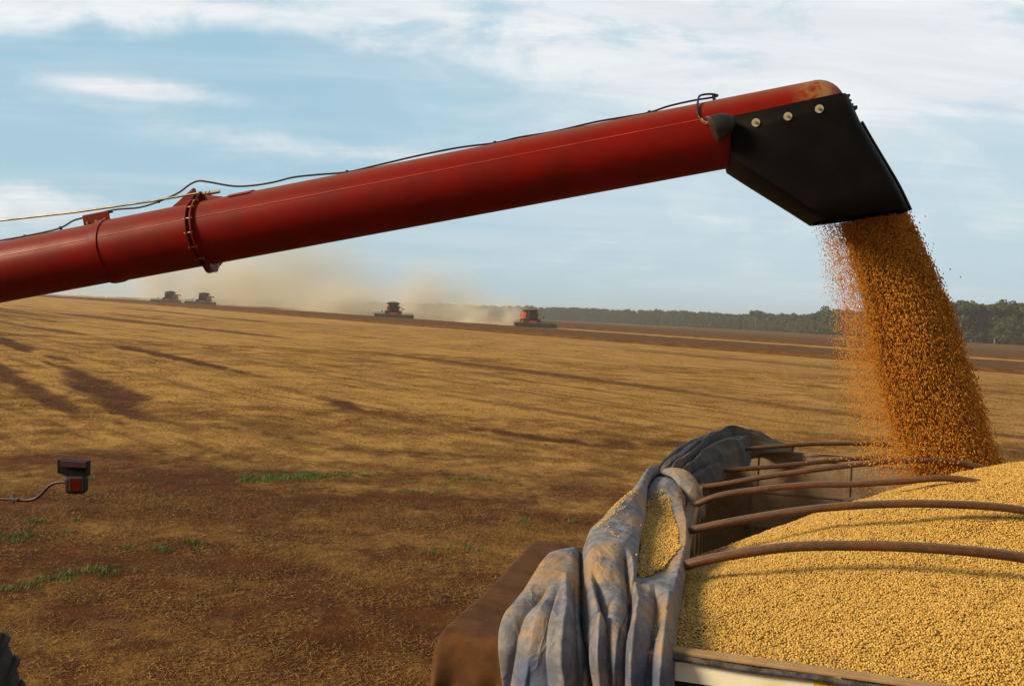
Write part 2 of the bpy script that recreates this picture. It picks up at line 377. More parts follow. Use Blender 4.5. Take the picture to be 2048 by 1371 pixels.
# ------------------------------------------------------------------ standing crop
m, t, p = newmat('ripe_soybean'); P = wpos(t); w_ = t.dot(P, (NX, NY, 0)); al_ = t.dot(P, (-NY, NX, 0))
f = t.noise(t.comb(t.m('MULTIPLY', al_, .5), w_, t.sep(P)[2]), 1.1, 5, .65)
t.put(p.inputs['Base Color'], t.mix(t.ss(f, .3, .7), (.095, .040, .009), (.175, .084, .021))); p.inputs['Roughness'].default_value = .9; p.inputs['Specular IOR Level'].default_value = .1
t.put(p.inputs['Normal'], t.bump(t.noise(P, 4., 4, .7), 1., .3))
def crop_slab(name, w0, w1, a0, a1, h, da, nw, label):
    al = np.arange(a0, a1, da); ws = w0+(w1-w0)*np.linspace(0, 1, nw)**1.6; ws = np.concatenate([[w0-.9], ws, [w1+.05]])
    A, Wm = np.meshgrid(al, ws, indexing='ij'); Wj = Wm+(.5*fbm(A*.8, Wm*.8, 3, 41)-.25)*(1)
    Xc = Wj*NX-A*NY; Yc = Wj*NY+A*NX
    hh = h*(.78+.45*fbm(A*1.1, Wm*1.1, 4, 43)); hh[:, 0] = -.1; hh[:, -1] = -.1
    Zc = terr(Xc, Yc)+hh
    me = npmesh(name, np.stack([Xc, Yc, Zc], -1).reshape(-1, 3), grid_faces(*A.shape), [m])
    if me.polygons[nw//2].normal.z < 0: me.flip_normals()
    return tag(link(bpy.data.objects.new(name, me)), label, 'crop', kind='stuff')
crop_slab('standing_crop', 106.9, 138, -60, 420, .45, .4, 46, 'brown band of uncut soybeans in front of the combines')
crop_slab('standing_crop', 164, 225, -60, 420, .35, .8, 30, 'farther uncut soybeans beyond the pale stubble strip')
# ------------------------------------------------------------------ forest
BARK = simple('bark', (.16, .14, .115), (.09, .075, .06), .9, scale=2)
LEAF, t, p = newmat('forest_leaf'); rnd = t.node('ShaderNodeObjectInfo').outputs['Random']
f = t.noise(wpos(t), .35, 3, .6)
c = t.mix(t.ss(f, .35, .65), (.021, .040, .012), (.045, .07, .02)); t.put(p.inputs['Base Color'], t.mix(t.m('MULTIPLY', rnd, .6), c, (.055, .065, .022)))
p.inputs['Roughness'].default_value = .7; p.inputs['Specular IOR Level'].default_value = .2
def tree_geo(seed, flat=1., n=1500, leaf=.45, low=False):
    """trunk, limbs and leaf-clump crown of a tree one unit... ten metres high"""
    r = np.random.default_rng(seed); mb = MB(); H = 10.
    top = Vector((r.uniform(-.5, .5), r.uniform(-.5, .5), H*.62)); mb.tube([(0, 0, -.3), (top.x*.3, top.y*.3, H*.3), top], [.26, .19, .10], 7)
    lobes = []
    for k in range(9):
        a = k*2.4+r.uniform(-.4, .4); rad = r.uniform(1.2, 3.0)*flat**.5; z = H*r.uniform(.55, .86) if not low else H*(.16+.72*k/8)
        if flat > 1.2: z = H*r.uniform(.74, .88)
        c = Vector((rad*math.cos(a), rad*math.sin(a), z)); lobes.append((c, r.uniform(1.1, 1.8)*(1.15 if low else 1), r.uniform(.6, 1.05)/flat*(1.2 if low else 1)))
        mb.tube([(top.x*.4, top.y*.4, H*.4), (c.x*.5, c.y*.5, z*.78), c], [.10, .07, .03], 5)
    lobes.append((Vector((0, 0, H*.86)), 1.7, 1.0/flat))
    V = []; Fq = []
    for k in range(n):
        c, R, sq = lobes[r.integers(len(lobes))]
        d = r.normal(size=3); d /= np.linalg.norm(d); rad = R*(r.uniform(.55, 1.08)); pnt = np.array(c)+d*rad*np.array([1, 1, sq])
        nn = d+r.normal(size=3)*.6; nn /= np.linalg.norm(nn); a = np.cross(nn, [.3, .2, 1.]); a /= np.linalg.norm(a); b = np.cross(nn, a)
        L = leaf*r.uniform(.5, 1.2); n_ = len(V); V += [pnt-a*L*.5-b*L*.3, pnt+a*L*.4-b*L*.4, pnt+a*L*.55+b*L*.35, pnt-a*L*.35+b*L*.45]; Fq.append((n_, n_+1, n_+2, n_+3))
    return mb, V, Fq
def tree_mesh(seed, **k):
    mb, V, Fq = tree_geo(seed, **k); nb = len(mb.v); q4 = [f for f in mb.f if len(f) == 4]
    return npmesh('tree', list(mb.v)+[tuple(v) for v in V], q4+[tuple(i+nb for i in f) for f in Fq], [BARK, LEAF], [0]*len(q4)+[1]*len(Fq))
TL = [(2600, 330), (2300, 360), (1950, 408), (1700, 560), (1500, 720), (1300, 860), (1100, 1000), (850, 1150), (560, 1350), (200, 1500), (-200, 1500)]
tlp = []
for px, d in TL: v = aty(px, 640, d); tlp.append((v.x, v.y))
px_, py_, hs = [], [], []
for (ax, ay), (bx, by) in zip(tlp[:-1], tlp[1:]):
    L = math.hypot(bx-ax, by-ay); n = int(L/5.2)
    for row in range(5):
        for k in range(n):
            q_ = (k+RNG.uniform())/n; r_ = row*6+RNG.uniform(-2.5, 2.5); nx, ny = (by-ay)/L, -(bx-ax)/L
            if ny < 0: nx, ny = -nx, -ny
            px_.append(ax+(bx-ax)*q_+nx*r_); py_.append(ay+(by-ay)*q_+ny*r_)
            hs.append((.72 if row == 0 else 1.0)*RNG.uniform(.85, 1.1))
px_, py_, hs = map(np.array, (px_, py_, hs)); n = len(px_)
az_ = px_/py_
Ht = np.interp(az_, [-.5, -.42, -.3, .04, .28, .45, .55, .8], [3.5, 4.5, 9, 13.5, 12.5, 13.5, 17., 17.5])*hs/10*(.93+.25*fbm(px_*.03, py_*.03, 3, 4))
o = scatter('forest', np.stack([px_, py_, terr(px_, py_)-.3], 1), np.stack([np.zeros(n), np.zeros(n), RNG.uniform(0, 6.28, n)], 1), np.stack([Ht*.95, Ht*.95, Ht], 1), RNG.integers(0, 5, n),
            [tree_mesh(100+i, n=1500, leaf=.8, low=True) for i in range(5)])
tag(o, 'dark green forest edge running along the far side of the field', 'forest', kind='stuff')
def big_tree(px, d, H, seed, flat, label):
    v = aty(px, 640, d); root = empty('tree', (v.x, v.y, float(terr(v.x, v.y)))); root.scale = (H/10,)*3
    mb, V, Fq = tree_geo(seed, flat=flat, n=1500, leaf=.6); mb.build('trunk', BARK, root, 60)
    me = npmesh('crown', V, Fq, [LEAF]); link(bpy.data.objects.new('crown', me), root)
    tag(root, label, 'tree', 'taller trees standing out of the forest edge')
big_tree(1922, 404, 20.5, 301, 1.8, 'flat-topped tree just right of the falling grain, rising over the forest')
big_tree(1992, 402, 19.8, 302, 1.6, 'broad crowned taller tree second from the right edge of the forest')
big_tree(2046, 398, 19.5, 303, 1.2, 'tall tree at the right edge of the picture')
big_tree(1650, 585, 19.8, 304, 1.2, 'round crowned tall tree just left of the falling grain')
big_tree(1512, 700, 17.0, 305, 1.3, 'taller crown poking out of the forest left of the grain curtain')
# pale green pasture strip at the foot of the forest
m = simple('pasture', (.10, .135, .05), (.14, .15, .06), .9, scale=.05, world=True)
V = []
for px, d in TL[3:8]:
    for k in (.955, .985):
        v = aty(px, 640, d*k); V.append((v.x, v.y, float(terr(v.x, v.y))+.25))
me = npmesh('pasture_strip', V, [(2*i, 2*i+2, 2*i+3, 2*i+1) for i in range(4)], [m])
tag(link(bpy.data.objects.new('pasture_strip', me)), 'thin pale green strip of grass at the foot of the forest', 'grass strip', kind='structure')
# ------------------------------------------------------------------ truck frame
O2 = Vector((.659, 3.184, 0)); U2 = Vector((.2558, .9667, 0)).normalized(); V2 = Vector((.9667, -.2558, 0)).normalized(); RAIL = 3.27
def tk(s, t_, z=0.): return O2+U2*s+V2*t_+Vector((0, 0, RAIL+z))
trailer = empty('grain_trailer', tk(0, 1.3, -RAIL)); trailer.rotation_euler = (0, 0, math.atan2(V2.y, V2.x))
tag(trailer, 'open topped grain trailer with rusty roof bows, filled with soybeans', 'trailer')
TM = Matrix.Translation(tk(0, 0, 0)) @ Matrix.Rotation(math.atan2(V2.y, V2.x), 4, 'Z')      # local x = across, y = along, z from rail top
TI = trailer.matrix_basis.inverted() @ TM
def tl(p): return TI @ Vector(p)
def tbuild(mb, name, mat, **k):
    mb.v = [tuple(tl(v)) for v in mb.v]; return mb.build(name, mat, trailer, **k)
WALL, t, p = newmat('dirty_panel'); P = objpos(t)
f = t.noise(P, 2.5, 6, .65); f2 = t.noise(P, 11., 5, .7)
c = t.mix(t.ss(f, .35, .65), (.22, .135, .075), (.36, .27, .18)); c = t.mix(t.ss(f2, .52, .74, 0., .7), c, (.13, .06, .028))
c = t.mix(t.ss(t.noise(t.vmul(P, (1., 1., .12)), 14, 3, .6), .55, .75, 0., .45), c, (.25, .19, .13))
t.put(p.inputs['Base Color'], c); p.inputs['Roughness'].default_value = .75; p.inputs['Specular IOR Level'].default_value = .3
RUST, t, p = newmat('rusty_pipe'); P = objpos(t)
f = t.noise(P, 6., 5, .65); f2 = t.noise(P, 45., 4, .7); nz = t.sep(wnor(t))[2]
c = t.mix(t.ss(f, .35, .65), (.105, .038, .013), (.058, .027, .012)); c = t.mix(t.ss(f2, .5, .75, 0., .6), c, (.19, .085, .032))
c = t.mix(t.ss(t.m('ADD', nz, t.m('MULTIPLY', f2, .5)), .85, 1.25, 0., .7), c, (.17, .115, .07))
t.put(p.inputs['Base Color'], c); p.inputs['Roughness'].default_value = .5; t.put(p.inputs['Normal'], t.bump(f2, .4, .003))
CREAM, t, p = newmat('cream_paint'); P = objpos(t); f2 = t.noise(P, 30., 5, .7); f = t.noise(t.vmul(P, (1, 1, .3)), 9., 5, .65)
c = t.mix(t.ss(f, .35, .7), (.94, .91, .74), (.86, .76, .52)); c = t.mix(t.ss(f2, .66, .72), c, (.16, .06, .02))
t.put(p.inputs['Base Color'], c); p.inputs['Roughness'].default_value = .45
DUSTY = simple('dusty_ledge', (.42, .27, .125), (.34, .20, .09), .9, scale=14, bump=.002)
STEEL, t, p = newmat('worn_steel_pipe'); P = objpos(t); f = t.noise(P, 22., 5, .7); f2 = t.noise(t.vmul(P, (.3, 1, 1)), 60., 3, .7)
c = t.mix(t.ss(f, .4, .6), (.055, .05, .052), (.15, .13, .125)); c = t.mix(t.ss(f2, .6, .8, 0., .6), c, (.10, .045, .02))
t.put(p.inputs['Base Color'], c); p.inputs['Roughness'].default_value = .42; p.inputs['Metallic'].default_value = .35
REDBR = simple('red_brown_paint', (.22, .035, .012), (.14, .03, .014), .5, scale=12)
BLACK = simple('black_rubber', (.006, .006, .0065), (.010, .009, .008), .6, scale=6, spec=.2)
TWd = 2.7
# walls (butted)
w = MB().box((-.075, 2.85, -1.0), (.05, 5.8, 1.99)); 
for k in (.55, 1.5, 2.45, 3.4, 4.35, 5.2): w.box((-.038, k, -1.0), (.024, .09, 1.9))
w.box((-.036, 2.85, -.035), (.03, 5.7, .05)); tbuild(w, 'side_wall', WALL, bevel=.004)
w = MB().box((TWd-.02, 2.85, -1.0), (.05, 5.8, 1.99))
for k in (.55, 1.5, 2.45, 3.4, 4.35, 5.2): w.box((TWd-.057, k, -1.0), (.024, .09, 1.9))
tbuild(w, 'side_wall', WALL, bevel=.004)
w = MB().box((1.31, 5.725, -1.0), (2.715, .05, 1.99))
for z in (-.06, -.42, -.78, -1.14): w.box((1.31, 5.694, z), (2.66, .014, .03))
for x in (.42, 1.30, 2.2): w.box((x, 5.694, -1.0), (.05, .012, 1.9))
tbuild(w, 'end_wall', WALL, bevel=.003)
# near end wall: dusty ledge on top, steel pipe, cream board, black line, red lower board
y0 = .0
tbuild(MB().box((1.31, .030, -.013), (2.72, .056, .014)), 'top_ledge', DUSTY, bevel=.004)
pp_ = [(-.05+2.72*k/30, -.008, -.031+.0025*math.sin(k*1.3)) for k in range(31)]
tbuild(MB().tube(pp_, .0125, 14), 'top_rail', STEEL, smooth=60)
tbuild(MB().box((1.31, .020, -.081), (2.72, .03, .080)), 'cream_board', CREAM, bevel=.003)
tbuild(MB().box((1.31, .018, -.130), (2.72, .026, .016)), 'rubber_strip', BLACK)
tbuild(MB().box((1.31, .020, -1.065), (2.72, .03, 1.84)), 'lower_board', REDBR, bevel=.003)
tbuild(MB().box((1.31, 2.85, -2.01), (2.72, 5.8, .06)), 'floor', WALL)
# yellow sticker, torn, with dark mark
YEL = simple('yellow_sticker', (.75, .50, .02), (.70, .42, .015), .4, scale=20)
def atend(px, py, y=.0):
    d = ray(px, py); o_ = np.array(tk(0, 0))[:2]; u_ = np.array(U2)[:2]; k = (y-((CAM[:2]-o_)@u_))/(d[:2]@u_); p_ = CAM+d*k
    return ((p_[:2]-o_)@np.array(V2)[:2], y, p_[2]-RAIL)
st_ = [(1628, 1371+16), (1627, 1360), (1634, 1357), (1641, 1360), (1650, 1352), (1682, 1354), (1681, 1371+22)]
pts = [atend(a, b, .0035) for a, b in st_]; n = len(pts)
mb = MB().add([(a, b, c_) for a, b, c_ in pts]+[(a, b-.0015, c_) for a, b, c_ in pts], [tuple(range(n)), tuple(range(2*n-1, n-1, -1))]+[(i, (i+1) % n, n+(i+1) % n, n+i) for i in range(n)])
stk = tbuild(mb, 'sticker', YEL)
pts = [atend(a, b, .0012) for a, b in [(1655, 1359), (1658, 1357), (1659, 1374), (1666, 1376), (1666, 1380), (1652, 1380), (1652, 1376), (1656, 1374), (1656, 1362)]]; n = len(pts)
mb = MB().add([(a, b, c_) for a, b, c_ in pts]+[(a, b-.001, c_) for a, b, c_ in pts], [tuple(range(n)), tuple(range(2*n-1, n-1, -1))]+[(i, (i+1) % n, n+(i+1) % n, n+i) for i in range(n)])
mb.v = [tuple(tl(v)) for v in mb.v]; mb.build('mark', REDBR, stk)
# roof bows
BOWS = [(1.1, .0245, [(-.07, -.015), (.05, .045), (.29, .12), (.52, .174), (.86, .215), (1.19, .235), (1.5, .232), (1.9, .20), (2.3, .12), (2.66, .0)]),
        (1.91, .0225, [(-.07, -.01), (.16, .069), (.58, .186), (.98, .261), (1.36, .3), (1.73, .303), (2.1, .23), (2.4, .13), (2.66, 0)]),
        (2.7, .0215, [(-.07, -.02), (.15, .086), (.63, .193), (.94, .229), (1.24, .277), (1.58, .324), (2.0, .25), (2.35, .14), (2.66, 0)]),
        (3.45, .0205, [(-.07, -.03), (.14, .022), (.5, .121), (1.03, .243), (1.37, .306), (1.71, .332), (2.1, .26), (2.4, .14), (2.66, 0)]),
        (4.25, .0195, [(-.07, -.04), (.1, -.013), (.54, .065), (.93, .141), (1.2, .19), (1.5, .225), (2.0, .2), (2.4, .1), (2.66, 0)]),
        (5.1, .019, [(-.07, .0), (.2, .05), (.46, .102), (1.01, .181), (1.67, .221), (2.1, .18), (2.4, .1), (2.66, 0)])]
def smooth_path(pts, n=8):
    pts = [Vector(p) for p in pts]; out = []
    for i in range(len(pts)-1):
        p0, p1, p2, p3 = pts[max(i-1, 0)], pts[i], pts[i+1], pts[min(i+2, len(pts)-1)]
        for k in range(n):
            u = k/n; out.append(.5*((2*p1)+(-p0+p2)*u+(2*p0-5*p1+4*p2-p3)*u*u+(-p0+3*p1-3*p2+p3)*u**3))
    out.append(pts[-1]); return out
for s_, r_, pl_ in BOWS:
    tbuild(MB().tube(smooth_path([(a, s_, b) for a, b in pl_], 6), r_, 14), 'roof_bow', RUST, smooth=60)
# ------------------------------------------------------------------ grain heap
HS = [0, .6, 1.1, 1.9, 2.6, 3.2, 3.8, 4.6, 5.7]; HT = [-.05, .5, .93, 1.5, 1.95, 2.68]
HZ = np.array([[-.055, -.05, -.08, -.2, -.37, -.66, -.99, -1.3, -1.4], [-.045, -.01, .01, -.02, -.09, -.30, -.60, -.95, -1.3],
               [-.045, .03, .07, .10, .10, -.06, -.33, -.75, -1.2], [-.04, .06, .10, .19, .27, .20, -.02, -.45, -1.0],
               [-.04, .07, .12, .24, .38, .35, .16, -.25, -.9], [-.04, .06, .13, .29, .50, .52, .36, -.1, -.8]])
def cr(xs, ys, x):
    xs = np.array(xs, float); i = np.clip(np.searchsorted(xs, x)-1, 0, len(xs)-2); g = np.gradient(ys, xs, axis=0)
    h = xs[i+1]-xs[i]; u = (x-xs[i])/h
    return (2*u**3-3*u**2+1)*ys[i]+(u**3-2*u**2+u)*h*g[i]+(-2*u**3+3*u**2)*ys[i+1]+(u**3-u**2)*h*g[i+1]
def heapz(s, t_):
    s = np.clip(s, 0, 5.7); t_ = np.clip(t_, -.05, 2.68)
    rows = np.stack([cr(HS, r, s) for r in HZ], 0); g = np.gradient(rows, np.array(HT), axis=0)
    i = np.clip(np.searchsorted(HT, t_)-1, 0, len(HT)-2); T = np.array(HT); h = T[i+1]-T[i]; u = (t_-T[i])/h; a = np.arange(len(s))
    z = (2*u**3-3*u**2+1)*rows[i, a]+(u**3-2*u**2+u)*h*g[i, a]+(-2*u**3+3*u**2)*rows[i+1, a]+(u**3-u**2)*h*g[i+1, a]
    amp = sstep(s, 0, .5)
    return z+amp*(.07*(fbm(s*1.6+3, t_*1.3, 3, 61)-.5)+.016*(fbm(s*9, t_*9, 3, 63)-.5)+.04*np.exp(-((s-1.75-.35*t_+.3)/.16)**2)*sstep(t_, .8, 1.6))
BEANM, t, p = newmat('soybean'); rnd = t.node('ShaderNodeObjectInfo').outputs['Random']
c = t.mix(rnd, (.36, .20, .026), (.72, .47, .115)); c = t.mix(t.ss(rnd, .92, .97), c, (.30, .13, .03))
t.put(p.inputs['Base Color'], c); p.inputs['Roughness'].default_value = .42; p.inputs['Specular IOR Level'].default_value = .4
UNDER = simple('bean_mass', (.28, .15, .035), (.20, .10, .022), .9, scale=120)
HUSK = simple('pod_bits', (.12, .055, .02), (.22, .13, .05), .8, scale=30)
def bean_mesh(sx, sy, sz, mat=BEANM, sub=2):
    bm = bmesh.new(); bmesh.ops.create_icosphere(bm, subdivisions=sub, radius=.5); me = bpy.data.meshes.new('bean')
    for v in bm.verts: v.co = Vector((v.co.x*sx, v.co.y*sy, v.co.z*sz))
    bm.to_mesh(me); bm.free(); me.materials.append(mat); me.shade_smooth(); return me
def pod_mesh(L, wv):
    me = MB().tube([(-L/2, 0, 0), (-L/4, wv*.4, 0), (0, wv*.2, wv*.2), (L/4, wv*.6, 0), (L/2, 0, 0)], [wv*.1, wv*.45, wv*.35, wv*.5, wv*.1], 6)
    m_ = bpy.data.meshes.new('pod'); m_.from_pydata(me.v, [], me.f); m_.materials.append(HUSK); return m_
protoB = [bean_mesh(.0106, .0096, .0092), bean_mesh(.0098, .0093, .0088), bean_mesh(.0112, .0098, .0092), pod_mesh(.022, .006), pod_mesh(.035, .004)]
sg = np.linspace(0.058, 5.69, 230); tg = np.linspace(-.049, 2.62, 110); S_, T_ = np.meshgrid(sg, tg, indexing='ij')
Zh = heapz(S_.ravel(), T_.ravel()).reshape(S_.shape)-.006
def tkn(s, t_, z): return np.stack([O2.x+U2.x*s+V2.x*t_, O2.y+U2.y*s+V2.y*t_, RAIL+z], -1)
heap_me = npmesh('grain_heap', tkn(S_, T_, Zh).reshape(-1, 3), grid_faces(*S_.shape), [UNDER], smooth=True)
if heap_me.polygons[50].normal.z < 0: heap_me.flip_normals()
heap_base = link(bpy.data.objects.new('grain_heap', heap_me)); tag(heap_base, 'golden heap of soybeans filling the trailer up to its roof bows', 'soybeans', kind='stuff')
a_ = .0089; ss_ = np.arange(.062, 4.6, a_*.87); tt_ = np.arange(-.045, 2.62, a_); S_, T_ = np.meshgrid(ss_, tt_, indexing='ij'); T_ = T_+(np.arange(len(ss_)) % 2)[:, None]*a_/2
s1 = (S_+RNG.normal(0, .0017, S_.shape)).ravel(); t1 = (T_+RNG.normal(0, .0017, S_.shape)).ravel()
P = tkn(s1, t1, heapz(s1, t1)); n = len(P)
P[:, 2] += RNG.uniform(-.0035, .003, n)
ins = RNG.uniform(size=n) < .12; P[ins, 2] += .005
idx = RNG.integers(0, 3, n); kk = RNG.uniform(size=n); idx[kk < .0030] = 3; idx[kk > .9984] = 4; P[(idx >= 3), 2] += .004
R_ = RNG.uniform(0, 6.28, (n, 3)); pr = idx >= 3; R_[pr, 0] = 0; R_[pr, 1] *= .05
sc_ = RNG.uniform(.86, 1.12, n)
print('heap beans', n)
o = scatter('heap_beans', P, R_, np.stack([sc_]*3, 1), idx, protoB, heap_base)
tag(o, kind='stuff')
# ------------------------------------------------------------------ falling grain
LM = [(0, 1628, 447), (.15, 1640, 520), (.35, 1652, 620), (.55, 1664, 720), (.8, 1690, 850), (1, 1724, 985)]
CL = [(0, 1682, 447), (.15, 1708, 520), (.35, 1738, 620), (.55, 1752, 720), (.8, 1785, 850), (1, 1850, 985)]
RM = [(0, 1812, 422), (.15, 1848, 500), (.35, 1895, 605), (.55, 1928, 710), (.8, 1968, 840), (1, 2016, 985)]
def col(tab, k, j): return np.interp(k, [a[0] for a in tab], [a[j] for a in tab])
def stream(n, sparse):
    k = RNG.uniform(0, 1, n)**(.92)
    if sparse:
        c_ = RNG.uniform(size=n)**.5+RNG.normal(0, .05, n)*(1+k)
        x = col(LM, k, 1)+(col(CL, k, 1)-col(LM, k, 1))*c_*1.12; y = col(LM, k, 2)+(col(CL, k, 2)-col(LM, k, 2))*c_
        dpt = RNG.normal(0, .10, n)*(1+k)
    else:
        c_ = np.clip(RNG.beta(1.1, 1.02, n)+RNG.normal(0, .02, n), -.08, 1.10)
        x = col(CL, k, 1)+(col(RM, k, 1)-col(CL, k, 1))*c_; y = col(CL, k, 2)+(col(RM, k, 2)-col(CL, k, 2))*c_
        hw = np.sqrt(np.clip(1-(2*c_-1)**2, .03, 1)); dpt = RNG.uniform(-1, 1, n)*hw*(.17+.10*k)
        x += RNG.normal(0, 3+5*k, n); out_ = RNG.uniform(size=n) < .025; x = np.where(out_, x+RNG.normal(4, 16, n), x)
    lane = np.floor(c_*(44 if not sparse else 24)+np.floor(dpt*22)*5); ph = vnoise(lane*7.3, k*6.+lane*1.7, 91)
    keep = RNG.uniform(size=n) < (.10+1.2*sstep(ph, .25, .75))
    return x[keep], y[keep], k[keep], dpt[keep], c_[keep]
def topts(x, y, dist):
    d = FWD[None]*F+(x-W0/2)[:, None]*RT[None]-(y-H0/2)[:, None]*UP[None]
    return CAM[None]+d*(dist/d[:, 1])[:, None]
PS = []; DS = []; SS = []; IS = []
for cnt, sp in ((170000, False), (26000, True)):
    x, y, k, dpt, c_ = stream(cnt, sp); n = len(x)
    y0_ = 6.02+.33*k+dpt
    P = topts(x, y, y0_)
    Q = topts(x+ (8+22*c_*(.35 if sp else 1.))*1., y+70, y0_+.03); D = Q-P; D /= np.linalg.norm(D, axis=1)[:, None]; D += RNG.normal(0, .035, D.shape); D /= np.linalg.norm(D, axis=1)[:, None]
    sc = RNG.uniform(.8, 1.2, n)*(.62 if sp else 1.); i_ = RNG.choice([0, 1, 2, 3], n, p=[.40, .33, .25, .02])
    PS.append(P); DS.append(D); SS.append(sc); IS.append(i_)
# beans bouncing where the stream lands
n = 450; x = RNG.normal(1800, 55, n); y = RNG.normal(918, 18, n); P = topts(x, y, 6.2+RNG.uniform(-.3, .2, n)); D = RNG.normal(size=(n, 3)); D /= np.linalg.norm(D, axis=1)[:, None]
PS.append(P); DS.append(D); SS.append(np.full(n, 1.)); IS.append(RNG.integers(0, 3, n))
P = np.concatenate(PS); D = np.concatenate(DS); sc = np.concatenate(SS); n = len(P)
R_ = np.stack([RNG.uniform(0, 6.28, n), -np.arcsin(D[:, 2]), np.arctan2(D[:, 1], D[:, 0])], 1)
FALLM, t, p = newmat('falling_soybean'); rnd = t.node('ShaderNodeObjectInfo').outputs['Random']
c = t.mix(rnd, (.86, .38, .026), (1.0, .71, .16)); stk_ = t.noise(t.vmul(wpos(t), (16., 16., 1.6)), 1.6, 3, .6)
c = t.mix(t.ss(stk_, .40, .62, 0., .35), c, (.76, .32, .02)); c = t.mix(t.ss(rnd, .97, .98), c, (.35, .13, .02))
t.put(p.inputs['Base Color'], c); p.inputs['Roughness'].default_value = .65
tb_ = t.node('ShaderNodeBsdfTranslucent'); t.put(tb_.inputs[0], c); mx_ = t.node('ShaderNodeMixShader'); mx_.inputs[0].default_value = .6
t.l.new(p.outputs[0], mx_.inputs[1]); t.l.new(tb_.outputs[0], mx_.inputs[2]); t.l.new(mx_.outputs[0], [n_ for n_ in t.n if n_.type == 'OUTPUT_MATERIAL'][0].inputs[0])
protoF = [bean_mesh(.0190, .0070, .0066, FALLM, 1), bean_mesh(.0160, .0076, .0070, FALLM, 1), bean_mesh(.0220, .0066, .0062, FALLM, 1), pod_mesh(.040, .005)]
o = scatter('falling_grain', P, R_, np.stack([sc]*3, 1), np.concatenate(IS), protoF)
tag(o, 'dense orange stream of soybeans pouring from the spout into the trailer', 'soybeans', kind='stuff')
# ------------------------------------------------------------------ tarpaulins
TARP, t, p = newmat('faded_blue_canvas'); P = wpos(t); nz = t.sep(wnor(t))[2]; ps_ = t.sep(P)
f1 = t.noise(P, 4.2, 5, .6, .4); f2 = t.noise(P, 13., 5, .65); f3 = t.noise(t.vmul(P, (3., 1., 1.)), 30., 4, .6)
wv = t.noise(P, 420., 2, .5)
c = t.mix(t.ss(f2, .35, .65), (.120, .124, .150), (.235, .230, .250))
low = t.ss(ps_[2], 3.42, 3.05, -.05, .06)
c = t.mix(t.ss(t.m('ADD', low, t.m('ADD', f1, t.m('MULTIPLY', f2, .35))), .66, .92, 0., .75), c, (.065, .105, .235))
dust = t.ss(t.m('ADD', t.m('MULTIPLY', t.noise(P, 2.6, 6, .68), 1.), t.m('MULTIPLY', t.m('SUBTRACT', f3, .5), .25)), .43, .60, 0., .88)
c = t.mix(t.m('MULTIPLY', dust, t.ss(nz, -.1, .7, .22, 1.)), c, (.37, .225, .095))
t.put(p.inputs['Base Color'], c); p.inputs['Roughness'].default_value = .72; p.inputs['Specular IOR Level'].default_value = .35
r1 = t.m('POWER', t.m('SUBTRACT', 1., t.m('ABSOLUTE', t.m('SUBTRACT', t.m('MULTIPLY', t.noise(t.vmul(P, (1.6, .7, 1.)), 4.2, 2, .45, .8), 2.), 1.))), 6.)
r2 = t.m('POWER', t.m('SUBTRACT', 1., t.m('ABSOLUTE', t.m('SUBTRACT', t.m('MULTIPLY', t.noise(P, 9., 2, .5, .6), 2.), 1.))), 5.)
t.put(p.inputs['Normal'], t.bump(t.m('ADD', t.m('ADD', r1, t.m('MULTIPLY', r2, .4)), t.m('ADD', t.m('MULTIPLY', t.noise(P, 30., 4, .6), .4), t.m('MULTIPLY', wv, .10))), .65, .008))
FARTARP = simple('shade_toned_canvas', (.060, .060, .070), (.135, .105, .072), .8, scale=2.2, detail=2, lo=.40, hi=.66, bump=.003, bscale=30, spec=.25, world=True)  # canvas colour darkened to stand in for backlit shade
def sheet(name, G, mat, label, thick=.004, sub=0):
    nr, nc = G.shape[:2]; me = npmesh(name, G.reshape(-1, 3), grid_faces(nr, nc), [mat], smooth=True)
    o = link(bpy.data.objects.new(name, me)); so = o.modifiers.new('thick', 'SOLIDIFY'); so.thickness = thick; so.offset = 0
    return tag(o, label, 'tarpaulin')
I = lambda x, tab: np.interp(x, [a[0] for a in tab], [a[1] for a in tab])
from math import pi
OUT = [(-.7, -.61), (-.3, -.635), (-.04, -.68), (.27, -.675), (.7, -.70), (.89, -.70), (1.05, -.64), (1.17, -.575), (1.6, -.53), (2.48, -.45), (3.2, -.40), (3.42, -.36)]
LA = [(-.6, -.27), (-.2, -.29), (.18, -.38), (.67, -.47), (1.1, -.55), (1.3, -.555), (3.42, -.5)]
LB = [(-.6, -.19), (.0, -.20), (.3, -.21), (.67, -.22), (1.06, -.255), (1.36, -.28), (1.97, -.31), (2.28, -.34), (2.66, -.37), (3.42, -.36)]
RIM = [(-.6, .0), (-.18, .01), (.33, -.01), (.77, -.02), (1.46, -.02), (1.95, -.05), (2.54, -.12), (3.0, -.2), (3.42, -.30)]
def bumpf(x): return np.sqrt(np.clip(1-(2*x-1)**2, 0, 1))
